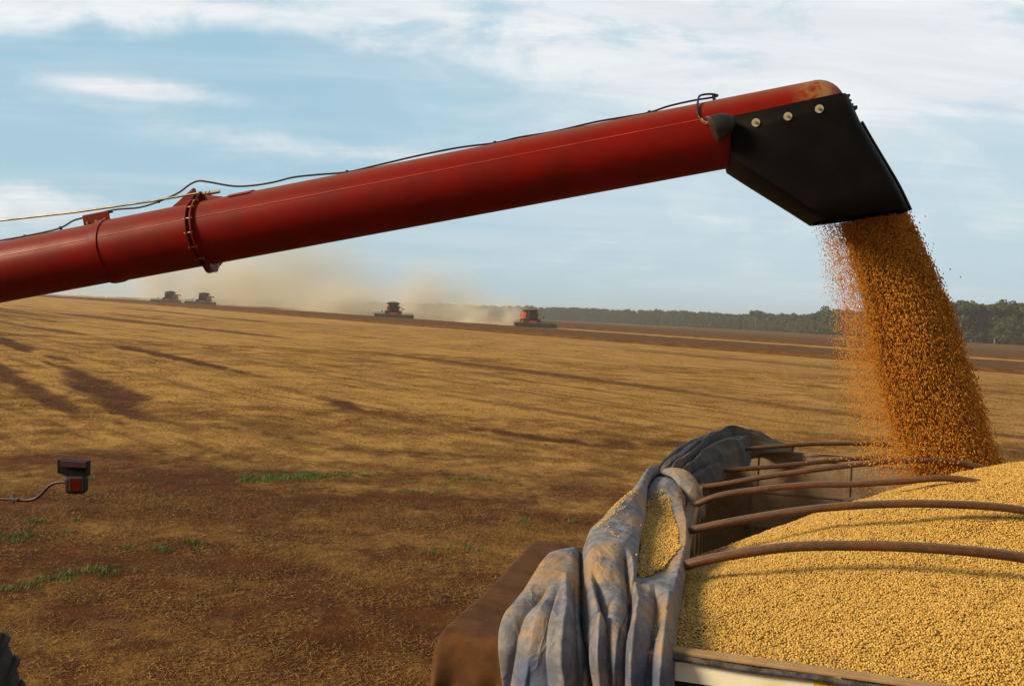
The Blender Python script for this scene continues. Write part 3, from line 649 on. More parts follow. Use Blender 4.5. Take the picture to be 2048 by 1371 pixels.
def tarp_h(s, t_):
    o_, a_, b_, r_ = I(s, OUT), I(s, LA), I(s, LB), I(s, RIM); a_ = np.maximum(a_, o_+.001)
    h = np.zeros_like(s); endf = sstep(s, 3.42, 2.9)
    # panel one : outer bulge
    q1 = np.clip((t_-o_)/(a_-o_), 0, 1); q2 = np.clip((t_-a_)/(b_-a_), 0, 1); q3 = np.clip((t_-b_)/(r_-b_), 0, 1)
    p1 = .045*np.clip((a_-o_)/.2, 0, 1.2)*bumpf(q1); p2 = (.045+.06*sstep(s, .2, .9))*bumpf(np.clip(q2*.97, 0, 1))**.8
    tro = sstep(s, .55, .95)*sstep(s, 2.7, 1.9)
    p3 = (.035+.0*s)*bumpf(q3)*(1-tro) + tro*(.045*sstep(q3, .55, 1.0)-.02)
    h = np.where(t_ < a_, p1, np.where(t_ < b_, p2, p3))+.03
    # creases running along the wall
    def crease(tab, amp, wd_, lo, hi):
        tt = I(s, tab); return amp*np.exp(-(np.abs(t_-tt)/wd_)**(1.15 if amp < 0 else 1.6))*sstep(s, hi, hi-.25)*(sstep(s, lo-.15, lo) if lo > -1 else 1)
    h = h+crease(LA, -.085, .015, -2, 1.35)+crease([(-.6, -.15), (-.2, -.165), (.26, -.19), (.6, -.25), (.95, -.31)], -.055, .018, -2, .95)
    h = h+crease([(-.6, -.10), (-.2, -.135), (.26, -.165), (.6, -.222), (.95, -.285)], .042, .019, -2, .95)
    h = h+crease([(-.6, -.16), (-.11, -.22), (.15, -.29), (.6, -.41)], -.05, .015, -2, .6)+crease([(-.6, -.195), (-.11, -.25), (.15, -.32), (.6, -.43)], .030, .017, -2, .6)
    h = h+crease([(-.6, -.36), (-.16, -.34), (.43, -.46), (.7, -.50)], -.05, .018, -2, .6)+crease([(-.6, -.40), (-.16, -.38), (.43, -.5), (.7, -.54)], .03, .02, -2, .6)
    h = h+crease([(-.6, -.07), (0, -.075), (.4, -.10), (.7, -.14)], -.05, .022, -2, .65)+crease([(-.6, -.03), (0, -.035), (.6, -.06)], .03, .02, -2, .6)
    h = h+crease([(-.6, -.50), (-.1, -.52), (.3, -.56)], -.015, .03, -2, .35)
    h = h+.035*np.exp(-((s-1.9)/.5)**2)*np.exp(-((t_-o_-.08)/.06)**2)+.05*sstep(s, 2.2, 3.0)*endf
    fr_ = sstep(s, .45, -.1)
    for c_, w_2, am in ((-.60, .022, -.028), (-.565, .02, .02), (-.455, .016, -.03), (-.43, .016, .022), (-.31, .014, -.03), (-.245, .013, .025), (-.175, .013, -.03), (-.115, .014, .02), (-.04, .013, -.025)):
        h = h+fr_*am*np.exp(-(np.abs(t_-c_-.05*np.sin(s*3+c_*20))/w_2)**1.2)
    # trough under the spilled beans
    h = h+.010*(fbm(s*2.2, t_*7, 3, 71)-.5)*2+.012*(fbm(s*1.1+t_*4, t_*12-s, 3, 73)-.5)+.004*(fbm(s*8, t_*20, 2, 75)-.5)
    return h
sl_ = np.concatenate([np.linspace(-.75, .3, 110), np.linspace(.31, 3.42, 200)]); ql = np.linspace(0, 1, 230)
S_, Q_ = np.meshgrid(sl_, ql, indexing='ij'); T_ = I(S_, OUT)+(I(S_, RIM)-I(S_, OUT))*Q_
Hh = tarp_h(S_, T_)
e = np.minimum(Q_/.035, 1); Hh -= .10*(1-e)**2; e2 = np.minimum((1-Q_)/.04, 1); Hh -= .05*(1-e2)**2
# roll over the near edge
def roll(S_, T_, H_, r=.06, s0=.03, out=.0):
    a = np.clip((s0-S_)/r, 0, pi/2*.97); over = np.maximum((s0-S_)-r*pi/2*.97, 0)
    ss = np.where(S_ > s0, S_, s0-np.sin(a)*(r+H_)-over*.05); zz_ = np.where(S_ > s0, H_, (r+H_)*np.cos(a)-r-over)
    return ss-out*over, zz_
ss, zz_ = roll(S_, T_, Hh, .07, .02)
pl_ = over_ = np.maximum(.02-S_-.1, 0); ss = ss-.10*over_*(np.sin(T_*38+2)*.35)
G = tkn(ss, T_, zz_); G1 = G
# side flaps: outer hangs down outside the wall, inner hem turned down
fl = []
for k in range(1, 9): g = G[:, 0]+np.array([0, 0, -.02*k]); g = g-np.array([V2.x, V2.y, 0])*.005*k*(1+.5*np.sin(sl_*9))[:, None]; fl.append(g)
left = np.stack(fl[::-1], 1); fr = []
for k in range(1, 5): g = G[:, -1]+np.array([0, 0, -.014*k])+np.array([V2.x, V2.y, 0])*(.008*math.sin(k)); fr.append(g)
G = np.concatenate([left, G, np.stack(fr, 1)], 1)
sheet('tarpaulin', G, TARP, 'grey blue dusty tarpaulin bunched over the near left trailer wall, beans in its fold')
# far tarpaulin
CP = [(0, 3.28, -.26), (.25, 3.9, -.17), (.5, 4.6, -.04), (.7, 5.15, .08), (.85, 5.5, .3), (.95, 5.62, .55), (1, 5.66, .78)]
k_ = np.linspace(0, 1, 190); cs_ = np.interp(k_, [a[0] for a in CP], [a[1] for a in CP]); ct_ = np.interp(k_, [a[0] for a in CP], [a[2] for a in CP])
for _ in range(6): cs_[1:-1] = (cs_[:-2]+cs_[2:]+2*cs_[1:-1])/4; ct_[1:-1] = (ct_[:-2]+ct_[2:]+2*ct_[1:-1])/4
ds = np.gradient(cs_); dt = np.gradient(ct_); L_ = np.hypot(ds, dt); ns, nt = -dt/L_, ds/L_
qq = np.linspace(-1, 1, 150); K_, Q2 = np.meshgrid(k_, qq, indexing='ij')
wl = np.interp(k_, [0, .2, .5, .75, .92, 1], [.10, .26, .34, .34, .2, .05])[:, None]; wr = np.interp(k_, [0, .1, .3, .45, .6, .8, 1], [.10, .20, .26, .24, .34, .26, .05])[:, None]
hb_ = np.interp(k_, [0, .2, .5, .75, .9, 1], [.06, .10, .17, .21, .14, .03])[:, None]
off = np.where(Q2 < 0, Q2*wl, Q2*wr)
z_ = hb_*(1-np.abs(Q2)**2.2)-(.10*np.clip(np.abs(Q2)-.8, 0, 1)*5*(Q2 > 0)*.9+.14*np.clip(-Q2-.8, 0, 1)*5)*(.1+.9*sstep(K_, 1, .8))
for c0, c1, am, wd_ in ((-.35, .1, -.05, .09), (-.15, .28, .035, .10), (.05, .5, -.05, .08), (.3, .75, .03, .08), (-.7, -.3, -.04, .09), (.62, .95, -.05, .06)):
    z_ = z_+am*np.exp(-((Q2-(c0+(c1-c0)*K_)-.10*np.sin(K_*9+c0*5))/wd_)**2)*sstep(K_, 0, .12)*sstep(K_, 1, .9)
z_ = z_+.03*(fbm(K_*9, Q2*3, 3, 81)-.5)+.02*(fbm(K_*16+Q2*3, Q2*8, 3, 83)-.5)
off = off+.05*(fbm(K_*12, Q2*2, 3, 85)-.5)*(Q2 > 0)
G = tkn(cs_[:, None]+ns[:, None]*(-off)*-1*-1, ct_[:, None]+nt[:, None]*(off), z_+.03)
sheet('tarpaulin', G, FARTARP, 'grey blue tarpaulin with shade mixed into its colour, heaped over the far left corner of the trailer')
# a rolled loop of cloth where both meet
lp = smooth_path([tk(3.30, -.30, .05), tk(3.12, -.24, .13), tk(2.95, -.14, .13), tk(2.85, -.06, .02), tk(2.82, -.045, -.12)], 8)
rg = []
for i, c_ in enumerate(lp):
    d = (lp[min(i+1, len(lp)-1)]-lp[max(i-1, 0)]).normalized(); x_ = d.cross(Vector((0, 0, 1))).normalized(); y_ = x_.cross(d); w1 = .075*(1-.35*abs(i/len(lp)-.5))
    rg.append([c_+x_*math.cos(a*pi/9-.3)*w1*(1+.12*math.sin(a*1.9+i*.1))+y_*math.sin(a*pi/9-.3)*w1*.55 for a in range(18)])
o = MB().loft(rg, True).build('tarpaulin_fold', TARP, None, 60); tag(o, 'rolled fold of tarpaulin between the near and the far cloth', 'tarpaulin')
# brown tarpaulin over the ledge at the near corner
BRN, t, p = newmat('brown_canvas'); P = wpos(t); f1 = t.noise(P, 5., 5, .6); f2 = t.noise(P, 22., 4, .6)
c = t.mix(t.ss(f1, .35, .65), (.125, .056, .021), (.075, .033, .014)); c = t.mix(t.ss(f2, .55, .75, 0., .4), c, (.05, .024, .012))
t.put(p.inputs['Base Color'], c); p.inputs['Roughness'].default_value = .85; p.inputs['Specular IOR Level'].default_value = .15; t.put(p.inputs['Normal'], t.bump(f2, .3, .004))
a = np.linspace(-.9, 1.6, 150); b = np.linspace(-1.75, 0, 150); A_, B_ = np.meshgrid(a, b, indexing='ij')
# b: 0 .. -.6 across the top, then down the outer side
tw = .62; t0_ = -.29
bt = np.where(-B_ < tw, B_, -tw); dn = np.maximum(-B_-tw, 0); rr_ = .04
hh = -.075+.010*np.sin(A_*7)*np.sin(B_*5)+.012*(fbm(A_*3, B_*3, 3, 87)-.5)-.03*np.exp(-((B_+.3)/.2)**2)*sstep(A_, 0, .5)
aa = np.clip((.06-A_)/.05, 0, pi/2); ov = np.maximum(.06-A_-.05*pi/2, 0)
sF = np.where(A_ > .06, A_, .06-np.sin(aa)*.05-ov*(.06+.10*np.maximum(0, np.sin(B_*19+1))**2)); sF = sF+ov*.16*np.sin(B_*31+ov*4)*sstep(ov, 0, .25)+.012*(fbm(A_*9, B_*9, 3, 88)-.5); zF = hh+np.where(A_ > .06, 0, .05*(np.cos(aa)-1)-ov)
ti = t0_+bt-.03*(1-np.exp(-dn/.04))-dn*.05-.04*dn*np.sin(A_*15); G = tkn(sF, ti+.0*A_-.02*sstep(A_, .8, 0), zF-dn)
sheet('brown_tarpaulin', G, BRN, 'brown tarpaulin draped over the ledge outside the near trailer corner')
# rope
ROPE = simple('rope', (.40, .26, .16), (.3, .18, .1), .9, scale=60)
rp = smooth_path([tk(5.60, .72, .02), tk(5.67, .95, .005), tk(5.7, 1.25, .0), tk(5.7, 1.7, -.01), tk(5.70, 2.6, .0)], 6)
tag(MB().tube(rp, .006, 8).build('rope', ROPE, None, 60), 'thin slack rope along the top of the far trailer wall', 'rope')
# beans spilled on the tarpaulin
poly = [(2.55, -.335), (2.62, -.27), (2.45, -.20), (2.1, -.15), (1.9, -.115), (1.6, -.085), (1.36, -.06), (1.28, -.07), (1.0, -.115), (.80, -.165), (.745, -.215), (.9, -.24), (1.06, -.250), (1.36, -.275), (1.97, -.31), (2.28, -.335)]
def inpoly(x, y, pl):
    r = np.zeros(len(x), bool); n = len(pl)
    for i in range(n):
        (x1, y1), (x2, y2) = pl[i], pl[(i+1) % n]; c_ = ((y1 > y) != (y2 > y)) & (x < (x2-x1)*(y-y1)/(y2-y1+1e-12)+x1); r ^= c_
    return r
sb = np.arange(.7, 3.0, .0084); tb = np.arange(-.36, -.04, .0090); S_, T_ = np.meshgrid(sb, tb, indexing='ij'); s1 = S_.ravel()+RNG.normal(0, .0022, S_.size); t1 = T_.ravel()+RNG.normal(0, .0022, S_.size)
k = inpoly(s1+.02*(fbm(s1*9, t1*9, 2, 5)-.5), t1+.03*(fbm(s1*8, t1*8, 3, 6)-.5), poly) & (RNG.uniform(size=len(s1)) < np.where(s1 > 1.9, 1-.75*sstep(s1, 1.9, 2.6), 1.))
s1, t1 = s1[k], t1[k]
def surf(s, t_): h = tarp_h(s, t_); ss, z = roll(s, t_, h, .07, .02); return tkn(ss, t_, z)
q3 = np.clip((t1-I(s1, LB))/(I(s1, RIM)-I(s1, LB)), 0, 1); lift = .018*(1-q3)*sstep(s1, .75, .9)*sstep(s1, 2.6, 2.0)
P = surf(s1, t1); P[:, 2] += lift+RNG.uniform(.001, .010, len(s1))
# loose ones along the creases and on the outer bulge
ls, lt = [], []
def line(pts, n, jit):
    for _ in range(n):
        i = RNG.integers(len(pts)-1); u = RNG.uniform(); ls.append(pts[i][0]+(pts[i+1][0]-pts[i][0])*u+RNG.normal(0, jit*3)); lt.append(pts[i][1]+(pts[i+1][1]-pts[i][1])*u+RNG.normal(0, jit))
line([(1.62, -.49), (1.75, -.46), (1.95, -.44), (2.1, -.42)], 150, .022); line([(1.25, -.50), (1.35, -.47), (1.5, -.44), (1.7, -.40)], 45, .008); line([(1.05, -.36), (1.15, -.42), (1.4, -.47)], 20, .006)
line([(.35, -.41), (.67, -.468), (1.1, -.548)], 26, .004); ls += [1.0, .15, .0]; lt += [-.49, -.08, -.06]
ls, lt = np.array(ls), np.array(lt); P2 = surf(ls, lt); P2[:, 2] += .004
P = np.concatenate([P, P2]); n = len(P); s = RNG.uniform(.88, 1.12, n)
o = scatter('spilled_beans', P, RNG.uniform(0, 6.28, (n, 3)), np.stack([s]*3, 1), RNG.integers(0, 3, n), protoB[:3])
tag(o, 'spilled soybeans lying in the fold of the near tarpaulin', 'soybeans', kind='stuff')
# ------------------------------------------------------------------ unloading auger
RED, t, p = newmat('red_auger_paint'); P = objpos(t); nz = t.sep(wnor(t))[2]
f1 = t.noise(P, 3., 5, .6); f2 = t.noise(t.vmul(P, (1., 6., 6.)), 5., 5, .65); f3 = t.noise(P, 40., 4, .7)
c = t.mix(t.ss(f1, .35, .65), (.215, .005, .0013), (.155, .004, .0012)); c = t.mix(t.ss(f2, .52, .72, 0., .45), c, (.15, .018, .008)); c = t.mix(t.ss(t.noise(t.vmul(P, (.6, 9., 9.)), 9., 4, .7), .60, .78, 0., .35), c, (.24, .07, .035))
dd_ = t.m('MULTIPLY', t.ss(nz, .45, 1.0), t.ss(t.m('ADD', f1, t.m('MULTIPLY', f3, .4)), .45, .85, .20, .65)); c = t.mix(dd_, c, (.22, .10, .05))
capv = t.node('ShaderNodeValue').outputs[0]; CAPV = capv
c = t.mix(t.m('MULTIPLY', t.ss(t.m('SUBTRACT', t.sep(P)[0], capv), -.22, -.02), t.ss(t.m('ADD', t.noise(P, 14., 4, .7), t.m('MULTIPLY', f3, .3)), .50, .72, 0., .9)), c, (.24, .12, .042))
c = t.mix(t.ss(f3, .68, .76, 0., .5), c, (.20, .10, .05))
t.put(p.inputs['Base Color'], c); t.put(p.inputs['Roughness'], t.ss(f1, .3, .7, .38, .52)); p.inputs['Specular IOR Level'].default_value = .14
HOODM, t, p = newmat('black_spout_rubber'); P = objpos(t); f1 = t.noise(P, 5., 5, .6); f3 = t.noise(P, 60., 3, .7)
c = t.mix(t.ss(f1, .4, .7), (.0035, .003, .0028), (.008, .0055, .004)); c = t.mix(t.ss(f3, .66, .8, 0., .3), c, (.04, .026, .016))
t.put(p.inputs['Base Color'], c); p.inputs['Roughness'].default_value = .62; p.inputs['Specular IOR Level'].default_value = .10
ZINC = simple('zinc_bolt', (.42, .34, .14), (.30, .23, .09), .4, metal=.6, scale=60); WASH = simple('pale_washer', (.50, .48, .37), (.38, .34, .22), .5, scale=60)
BLK = simple('black_cable', (.012, .012, .012), None, .5); ROD = simple('steel_rod', (.42, .38, .28), (.25, .20, .13), .35, metal=.7, scale=12)
A0 = aty(-700, 545+.1914*700, 7.15); A1 = aty(1440, 269.5, 6.0); AX = (A1-A0).normalized(); RAD = .2435
def apt(px):   # point of the axis seen at column px
    lo, hi = -1., 2.
    for _ in range(50):
        mid = (lo+hi)/2; p_ = A0+(A1-A0)*mid; d = np.array(p_)-CAM; x = W0/2+F*(d@RT)/(d@FWD)
        if x < px: lo = mid
        else: hi = mid
    return A0+(A1-A0)*lo
SIDE = AX.cross(Vector((0, 0, 1))).normalized()   # towards the camera or away
if SIDE.y > 0: SIDE = -SIDE
TOP = SIDE.cross(AX).normalized(); TOP = TOP if TOP.z > 0 else -TOP
auger = empty('unloading_auger', apt(410)); AB = Matrix((AX, SIDE, TOP)).transposed().to_4x4(); AB.translation = apt(410); auger.matrix_basis = AB; AI = AB.inverted()
tag(auger, 'long red unloading auger tube with black rubber spout crossing the sky', 'auger')
def ab(mb, name, mat, parent=auger, **k):
    mb.v = [tuple(AI @ Vector(v)) for v in mb.v]; o = mb.build(name, mat, parent, **k); return o
def on(px, ang, r=RAD): p_ = apt(px); return p_+(TOP*math.cos(ang)+SIDE*math.sin(ang))*r
def ringpts(c, r, n=48, a0=0, a1=2*pi, ry=None): return [c+(TOP*math.cos(a0+(a1-a0)*k/n)+SIDE*math.sin(a0+(a1-a0)*k/n))*r for k in range(n)]
def tubeseg(px0, px1, r0, r1, n=64):
    a, b = apt(px0), apt(px1); return MB().loft([ringpts(a+(b-a)*k/12, r0+(r1-r0)*k/12, n) for k in range(13)], True)
ab(tubeseg(-650, 226, RAD*.955, RAD*.955), 'inner_tube', RED, smooth=50)
mb = tubeseg(226, 408, RAD*.985, RAD*.99); ab(mb, 'collar_tube', RED, smooth=50)
ab(MB().loft([ringpts(apt(216), RAD*.96), ringpts(apt(217), RAD*1.02), ringpts(apt(232), RAD*1.02), ringpts(apt(233), RAD*.96)]), 'clamp_band', RED, smooth=30)
GLINT = simple('painted_glint', (.62, .10, .05), (.45, .05, .025), .45, scale=5)  # paler red bead that paints the highlight line along the tube
for nm_, a_, b_, rr_ in (('glint_bead', -640, 214, RAD*.957), ('glint_bead', 236, 400, RAD*.985), ('glint_bead', 424, 1400, RAD*.987)):
    ab(MB().tube([on(a_+(b_-a_)*k/10, 1.22, rr_) for k in range(11)], .0032, 6), nm_, GLINT, smooth=60)
# long outer tube with rounded end
e0 = apt(412); e1 = apt(1640); rings = [ringpts(e0+(e1-e0)*k/20, RAD*.985) for k in range(21)]
ab(MB().loft(rings, True), 'outer_tube', RED, smooth=50)
# flange pair with lugs and bolts
for dpx in (-5, 5):
    c_ = apt(411+dpx); rg = []
    prof = []
    for k in range(72):
        a = 2*pi*k/72; r = RAD*1.10
        r += RAD*.20*math.exp(-((a if a < pi else a-2*pi)/.26)**4)+RAD*.15*math.exp(-((a-pi)/.24)**4)
        prof.append((a, r))
    for dd2 in (-.006, .006): rg.append([c_+AX*dd2+(TOP*math.cos(a)+SIDE*math.sin(a))*r for a, r in prof])
    inn = [[c_+AX*dd2+(TOP*math.cos(a)+SIDE*math.sin(a))*RAD*.97 for a, r in prof] for dd2 in (.006, -.006)]
    ab(MB().loft(rg+inn+[rg[0]], False), 'flange', RED, smooth=30)
for k in range(14):
    a = .38+k*(2*pi-.76)/13; 
    if abs(a-pi) < .1: continue
    c_ = on(411, a, RAD*1.055); ab(MB().cyl(c_-AX*.034, c_+AX*.034, .006, 8).cyl(c_-AX*.028, c_-AX*.017, .011, 6).cyl(c_+AX*.017, c_+AX*.028, .011, 6), 'flange_bolt', ZINC)
# gusset plates both sides of the flange
def gus(px0, px1, h, name='gusset'):
    a, b = on(px0, 0, RAD*.98), on(px1, 0, RAD*.98); c_ = b+TOP*h; vs = []
    for s_ in (-.035, .035): vs += [a+SIDE*s_, b+SIDE*s_, c_+SIDE*s_*.6]
    ab(MB().add(vs, [(0, 1, 2), (5, 4, 3), (0, 3, 4, 1), (1, 4, 5, 2), (2, 5, 3, 0)]), name, RED, bevel=.003)
gus(358, 404, .115); gus(462, 418, .055)
ab(MB().loft([ringpts(apt(478), RAD*1.0, 24, -.6, .6), ringpts(apt(478), RAD*1.02, 24, -.6, .6), ringpts(apt(522), RAD*1.02, 24, -.6, .6), ringpts(apt(524), RAD*1.0, 24, -.6, .6)], False, False), 'top_strap', RED)
# hinge pin and steel rod
r1 = [aty(-640, 440+640*.128, 7.0), aty(0, 441, 6.62), aty(150, 424.5, 6.54), aty(300, 403, 6.46), aty(398, 386, 6.40)]
ab(MB().tube(r1, .0085, 10), 'tie_rod', ROD, smooth=60)
h0 = on(418, 0, RAD*1.2); ab(MB().cyl(h0-AX*.05, h0+AX*.14, .014, 12).cyl(h0-AX*.0, h0+AX*.03, .024, 6).cyl(h0+AX*.045, h0+AX*.06, .022, 6), 'hinge_pin', ROD, smooth=40)
# bracket on the inner tube
b0, b1 = on(180, .05, RAD*.93), on(232, .05, RAD*.96)
rm = Matrix((AX, SIDE, TOP)).transposed(); bc = (b0+b1)/2+TOP*.035
br = ab(MB().box(bc, ((b1-b0).length, .012, .085), rm).box(bc+TOP*.043-SIDE*.03, ((b1-b0).length, .07, .01), rm), 'bracket', RED, bevel=.003)
for k in (-.33, 0, .33):
    c_ = bc+AX*k*(b1-b0).length-TOP*.018+SIDE*.006; ab(MB().cyl(c_, c_+SIDE*.010, .011, 6), 'bracket_bolt', ZINC, parent=auger)
# cable along the top
cab = [(-600, .0, .012), (-60, .05, .006), (0, .05, .01), (60, .05, .006), (128, .05, .012), (160, .05, .05), (182, .02, .06), (240, .0, .075), (290, 0, .055), (330, 0, .07), (370, 0, .105), (395, 0, .15), (414, 0, .165), (435, 0, .14), (480, 0, .075), (520, 0, .05), (560, 0, .045), (600, 0, .052), (650, 0, .035), (705, 0, .012), (760, 0, .018), (850, 0, .03), (930, 0, .03), (1001, 0, .012), (1050, 0, .018), (1120, 0, .010), (1200, 0, .02), (1260, 0, .015), (1310, 0, .012), (1350, 0, .03), (1400, 0, .035), (1436, 0, .03), (1448, 0, .036), (1440, -.02, .052), (1425, .1, .055), (1410, .3, .05), (1403, .55, .03), (1398, .85, .02), (1396, 1.1, .02), (1399, 1.28, .03)]
cp = smooth_path([on(px, a, RAD*.97+h) for px, a, h in cab], 5)
ab(MB().tube(cp, .0075, 8), 'cable', BLK, smooth=60)
for px in (60, 132, 330, 705, 1001, 1310, 1440):
    c_ = on(px, 0, RAD*.99); h = np.interp(px, [c[0] for c in cab[:32]], [c[2] for c in cab[:32]]) if px != 330 else .07
    ab(MB().tube([c_, c_+TOP*(h+.008)] if px != 330 else [c_+TOP*.055, c_+TOP*.08], [.011, .012], 8), 'cable_clip', BLK)
pl2 = [on(1399, 1.28, RAD+.03), on(1402, 1.36, RAD+.03), on(1408, 1.42, RAD+.03), on(1413, 1.38, RAD+.04)]
for q_ in (-.004, .004): ab(MB().tube([p_+AX*q_+TOP*q_ for p_ in smooth_path(pl2, 4)], .0035, 6), 'wire', WASH if q_ > 0 else simple('pink_wire', (.45, .2, .12)), smooth=60)
# spout: cap on top and rubber chute
def pln(px, py, off=0.):      # point in the vertical plane through the axis, seen at a pixel
    nrm = SIDE; d = Vector(ray(px, py)); o_ = Vector(CAM); k = ((A1-o_).dot(nrm))/d.dot(nrm); return o_+d*k+nrm*off
def stadium(L, R, hd, n=10, ex=.16):
    """closed section from L to R (axis-plane points), rounded right end, depth +-hd"""
    ax = R-L; ln = ax.length; ax.normalize(); out = []; rc = min(ln*.30, hd*.5)
    for k in range(n+1):
        a = -pi/2+pi*k/n; out.append(R-ax*rc+ax*math.cos(a)*rc+SIDE*math.sin(a)*hd)
    rl = ex*hd
    for k in range(n+1):
        a = pi/2+pi*k/n; out.append(L+ax*rl+ax*math.cos(a)*rl+SIDE*math.sin(a)*hd)
    return out
CAPX = (AI @ apt(1632)).x; CAPV.default_value = CAPX
CAPM, t, p = newmat('dusty_red_cap'); P = objpos(t); f1 = t.noise(P, 9., 5, .65); f3 = t.noise(P, 50., 4, .7); ox = t.sep(P)[0]
c = t.mix(t.ss(f1, .35, .65), (.27, .018, .009), (.19, .014, .008)); c = t.mix(t.ss(t.m('ADD', t.m('ADD', f1, t.m('MULTIPLY', f3, .3)), t.ss(t.m('ABSOLUTE', t.m('SUBTRACT', ox, CAPX)), .02, .16, .16, -.12)), .60, .80, 0., .9), c, (.24, .125, .045))
t.put(p.inputs['Base Color'], c); p.inputs['Roughness'].default_value = .75
# rounded red end cap: quarter bend of the tube
c0 = apt(1600); rings = []
for k in range(11):
    th = pi/2*k/10; cc = apt(1640)-TOP*RAD; 
    rings.append([cc+(AX*math.sin(th)+TOP*math.cos(th))*(RAD*1.0)*(1.0+.0)+((AX*math.sin(th)+TOP*math.cos(th))*math.cos(2*pi*j/40)*.985+SIDE*math.sin(2*pi*j/40)*1.0)*RAD*.985*(1-.0*k) for j in range(40)])
lrp = lambda a, b, k: a+(b-a)*k
cap = []
for k in range(13):
    # ellipse sections turning from the tube end to a horizontal rim
    u = k/12; th = u*pi/2; ctr = apt(1636)-TOP*RAD*.30
    d1 = AX*math.sin(th)+TOP*math.cos(th)
    top_r = lrp(RAD*1.29, .175, sstep(u, 0, 1)); 
    cap.append((ctr, d1, top_r))
rings = []
for ctr, d1, tr in cap:
    row = []
    for j in range(25):
        a = -pi/2+pi*j/24; yv = math.sin(a); xv = math.cos(a)
        row.append(ctr+SIDE*yv*RAD*.99+d1*(tr-(RAD*.985)*(1-xv)*(tr/(RAD*1.29))))
    rings.append(row)
ab(MB().loft(rings, False, False), 'end_cap', CAPM, smooth=60)
# chute sections
secs = [((1442, 252), (1692, 199)), ((1446, 290), (1702, 222)), ((1455, 338), (1715, 250)), ((1500, 367), (1738, 290)), ((1545, 395), (1765, 335)), ((1585, 420), (1790, 378)), ((1626, 446), (1812, 424))]
rings = []
for i, (a, b) in enumerate(secs): rings.append((pln(*a), pln(*b)))
def ring_at(i, hd): L, R = rings[i]; return stadium(L, R, hd)
hds = [RAD*1.02, RAD*1.03, RAD*1.04, RAD*1.03, RAD*1.0, RAD*.97, RAD*.95]
hood = ab(MB().loft([ring_at(i, hds[i]) for i in range(7)], False), 'spout', HOODM, smooth=50)
sm = hood.modifiers.new('thick', 'SOLIDIFY'); sm.thickness = .008; sm.offset = -1
# washers with bolts on the near side
def child(mb, name, mat, par, **k):
    mb.v = [tuple(AI @ Vector(v)) for v in mb.v]; return mb.build(name, mat, par, **k)
sg_ = SIDE
for wx, wy in ((1511.5, 245.5), (1575.5, 233), (1638.5, 218)):
    c_ = pln(wx, wy, RAD*1.03); d = Vector(ray(wx, wy)); k = ((A1+sg_*(RAD*1.035)-Vector(CAM)).dot(sg_))/d.dot(sg_); c_ = Vector(CAM)+d*k
    wsh = child(MB().cyl(c_, c_+sg_*.005, .0275, 24), 'washer', WASH, hood); child(MB().cyl(c_+sg_*.006, c_+sg_*.014, .010, 6), 'bolt', ZINC, wsh)
# stiffening strip with bolts down the outer edge
edge = [rings[i][1] for i in range(2, 7)]; ed = []
for i, p_ in enumerate(edge): ed.append(p_)
ed = smooth_path(ed, 4); mbx = MB(); mb2 = []
for i in range(len(ed)-1):
    a, b = ed[i], ed[i+1]; d = (b-a).normalized(); nrm2 = d.cross(SIDE).normalized(); nrm2 = nrm2 if nrm2.dot(AX) > 0 else -nrm2
    R3 = Matrix((d, SIDE, nrm2)).transposed(); mbx.box((a+b)/2+nrm2*.006, ((b-a).length*1.02, .20, .010), R3)
    if i in (1, 6, 10, 15): mb2.append(((a+b)/2, nrm2))
child(mbx, 'edge_strip', BLK, hood)
for c_, n_ in mb2: child(MB().cyl(c_+n_*.010, c_+n_*.026, .008, 6), 'edge_bolt', BLK, hood)
for (px, py), s_ in (((1694, 193), .018), ((1698, 203), .014), ((1707, 217), .024), ((1700, 212), .02)):
    c_ = pln(px, py); child(MB().box(c_, (s_*1.6, .06, s_), rm), 'latch', BLK, hood, bevel=.002)
# work light: half dome housing with lens
lc = pln(1420, 277, RAD+.06); wl_ = []
ld = (AX*-.95+TOP*-.25+SIDE*.02).normalized(); lx = ld.cross(TOP).normalized(); ly = lx.cross(ld).normalized()
rg = []
for k in range(9):
    th = pi/2*k/8; rg.append([lc-ld*math.sin(th)*.145+(lx*math.cos(a*pi/12)*math.cos(th)*.085+ly*math.sin(a*pi/12)*math.cos(th)*.088) for a in range(24)])
lamp = child(MB().loft(rg, True), 'work_light', BLK, auger, smooth=60)
child(MB().loft([[lc+ld*q_+(lx*math.cos(a*pi/12)*r_*.93+ly*math.sin(a*pi/12)*r_) for a in range(24)] for q_, r_ in ((0, .087), (.014, .087), (.018, .078))], True), 'lens', simple('dusty_lens', (.05, .042, .03), None, .3), lamp, smooth=40)
child(MB().cyl(lc-ld*.04-TOP*.04, pln(1437, 275, RAD*.9), .012, 8), 'lamp_stem', BLK, lamp)
child(MB().cyl(pln(1406, 254, RAD+.03), pln(1416, 256, RAD+.05), .013, 10), 'plug', simple('blue_plug', (.03, .035, .12), None, .5), lamp)
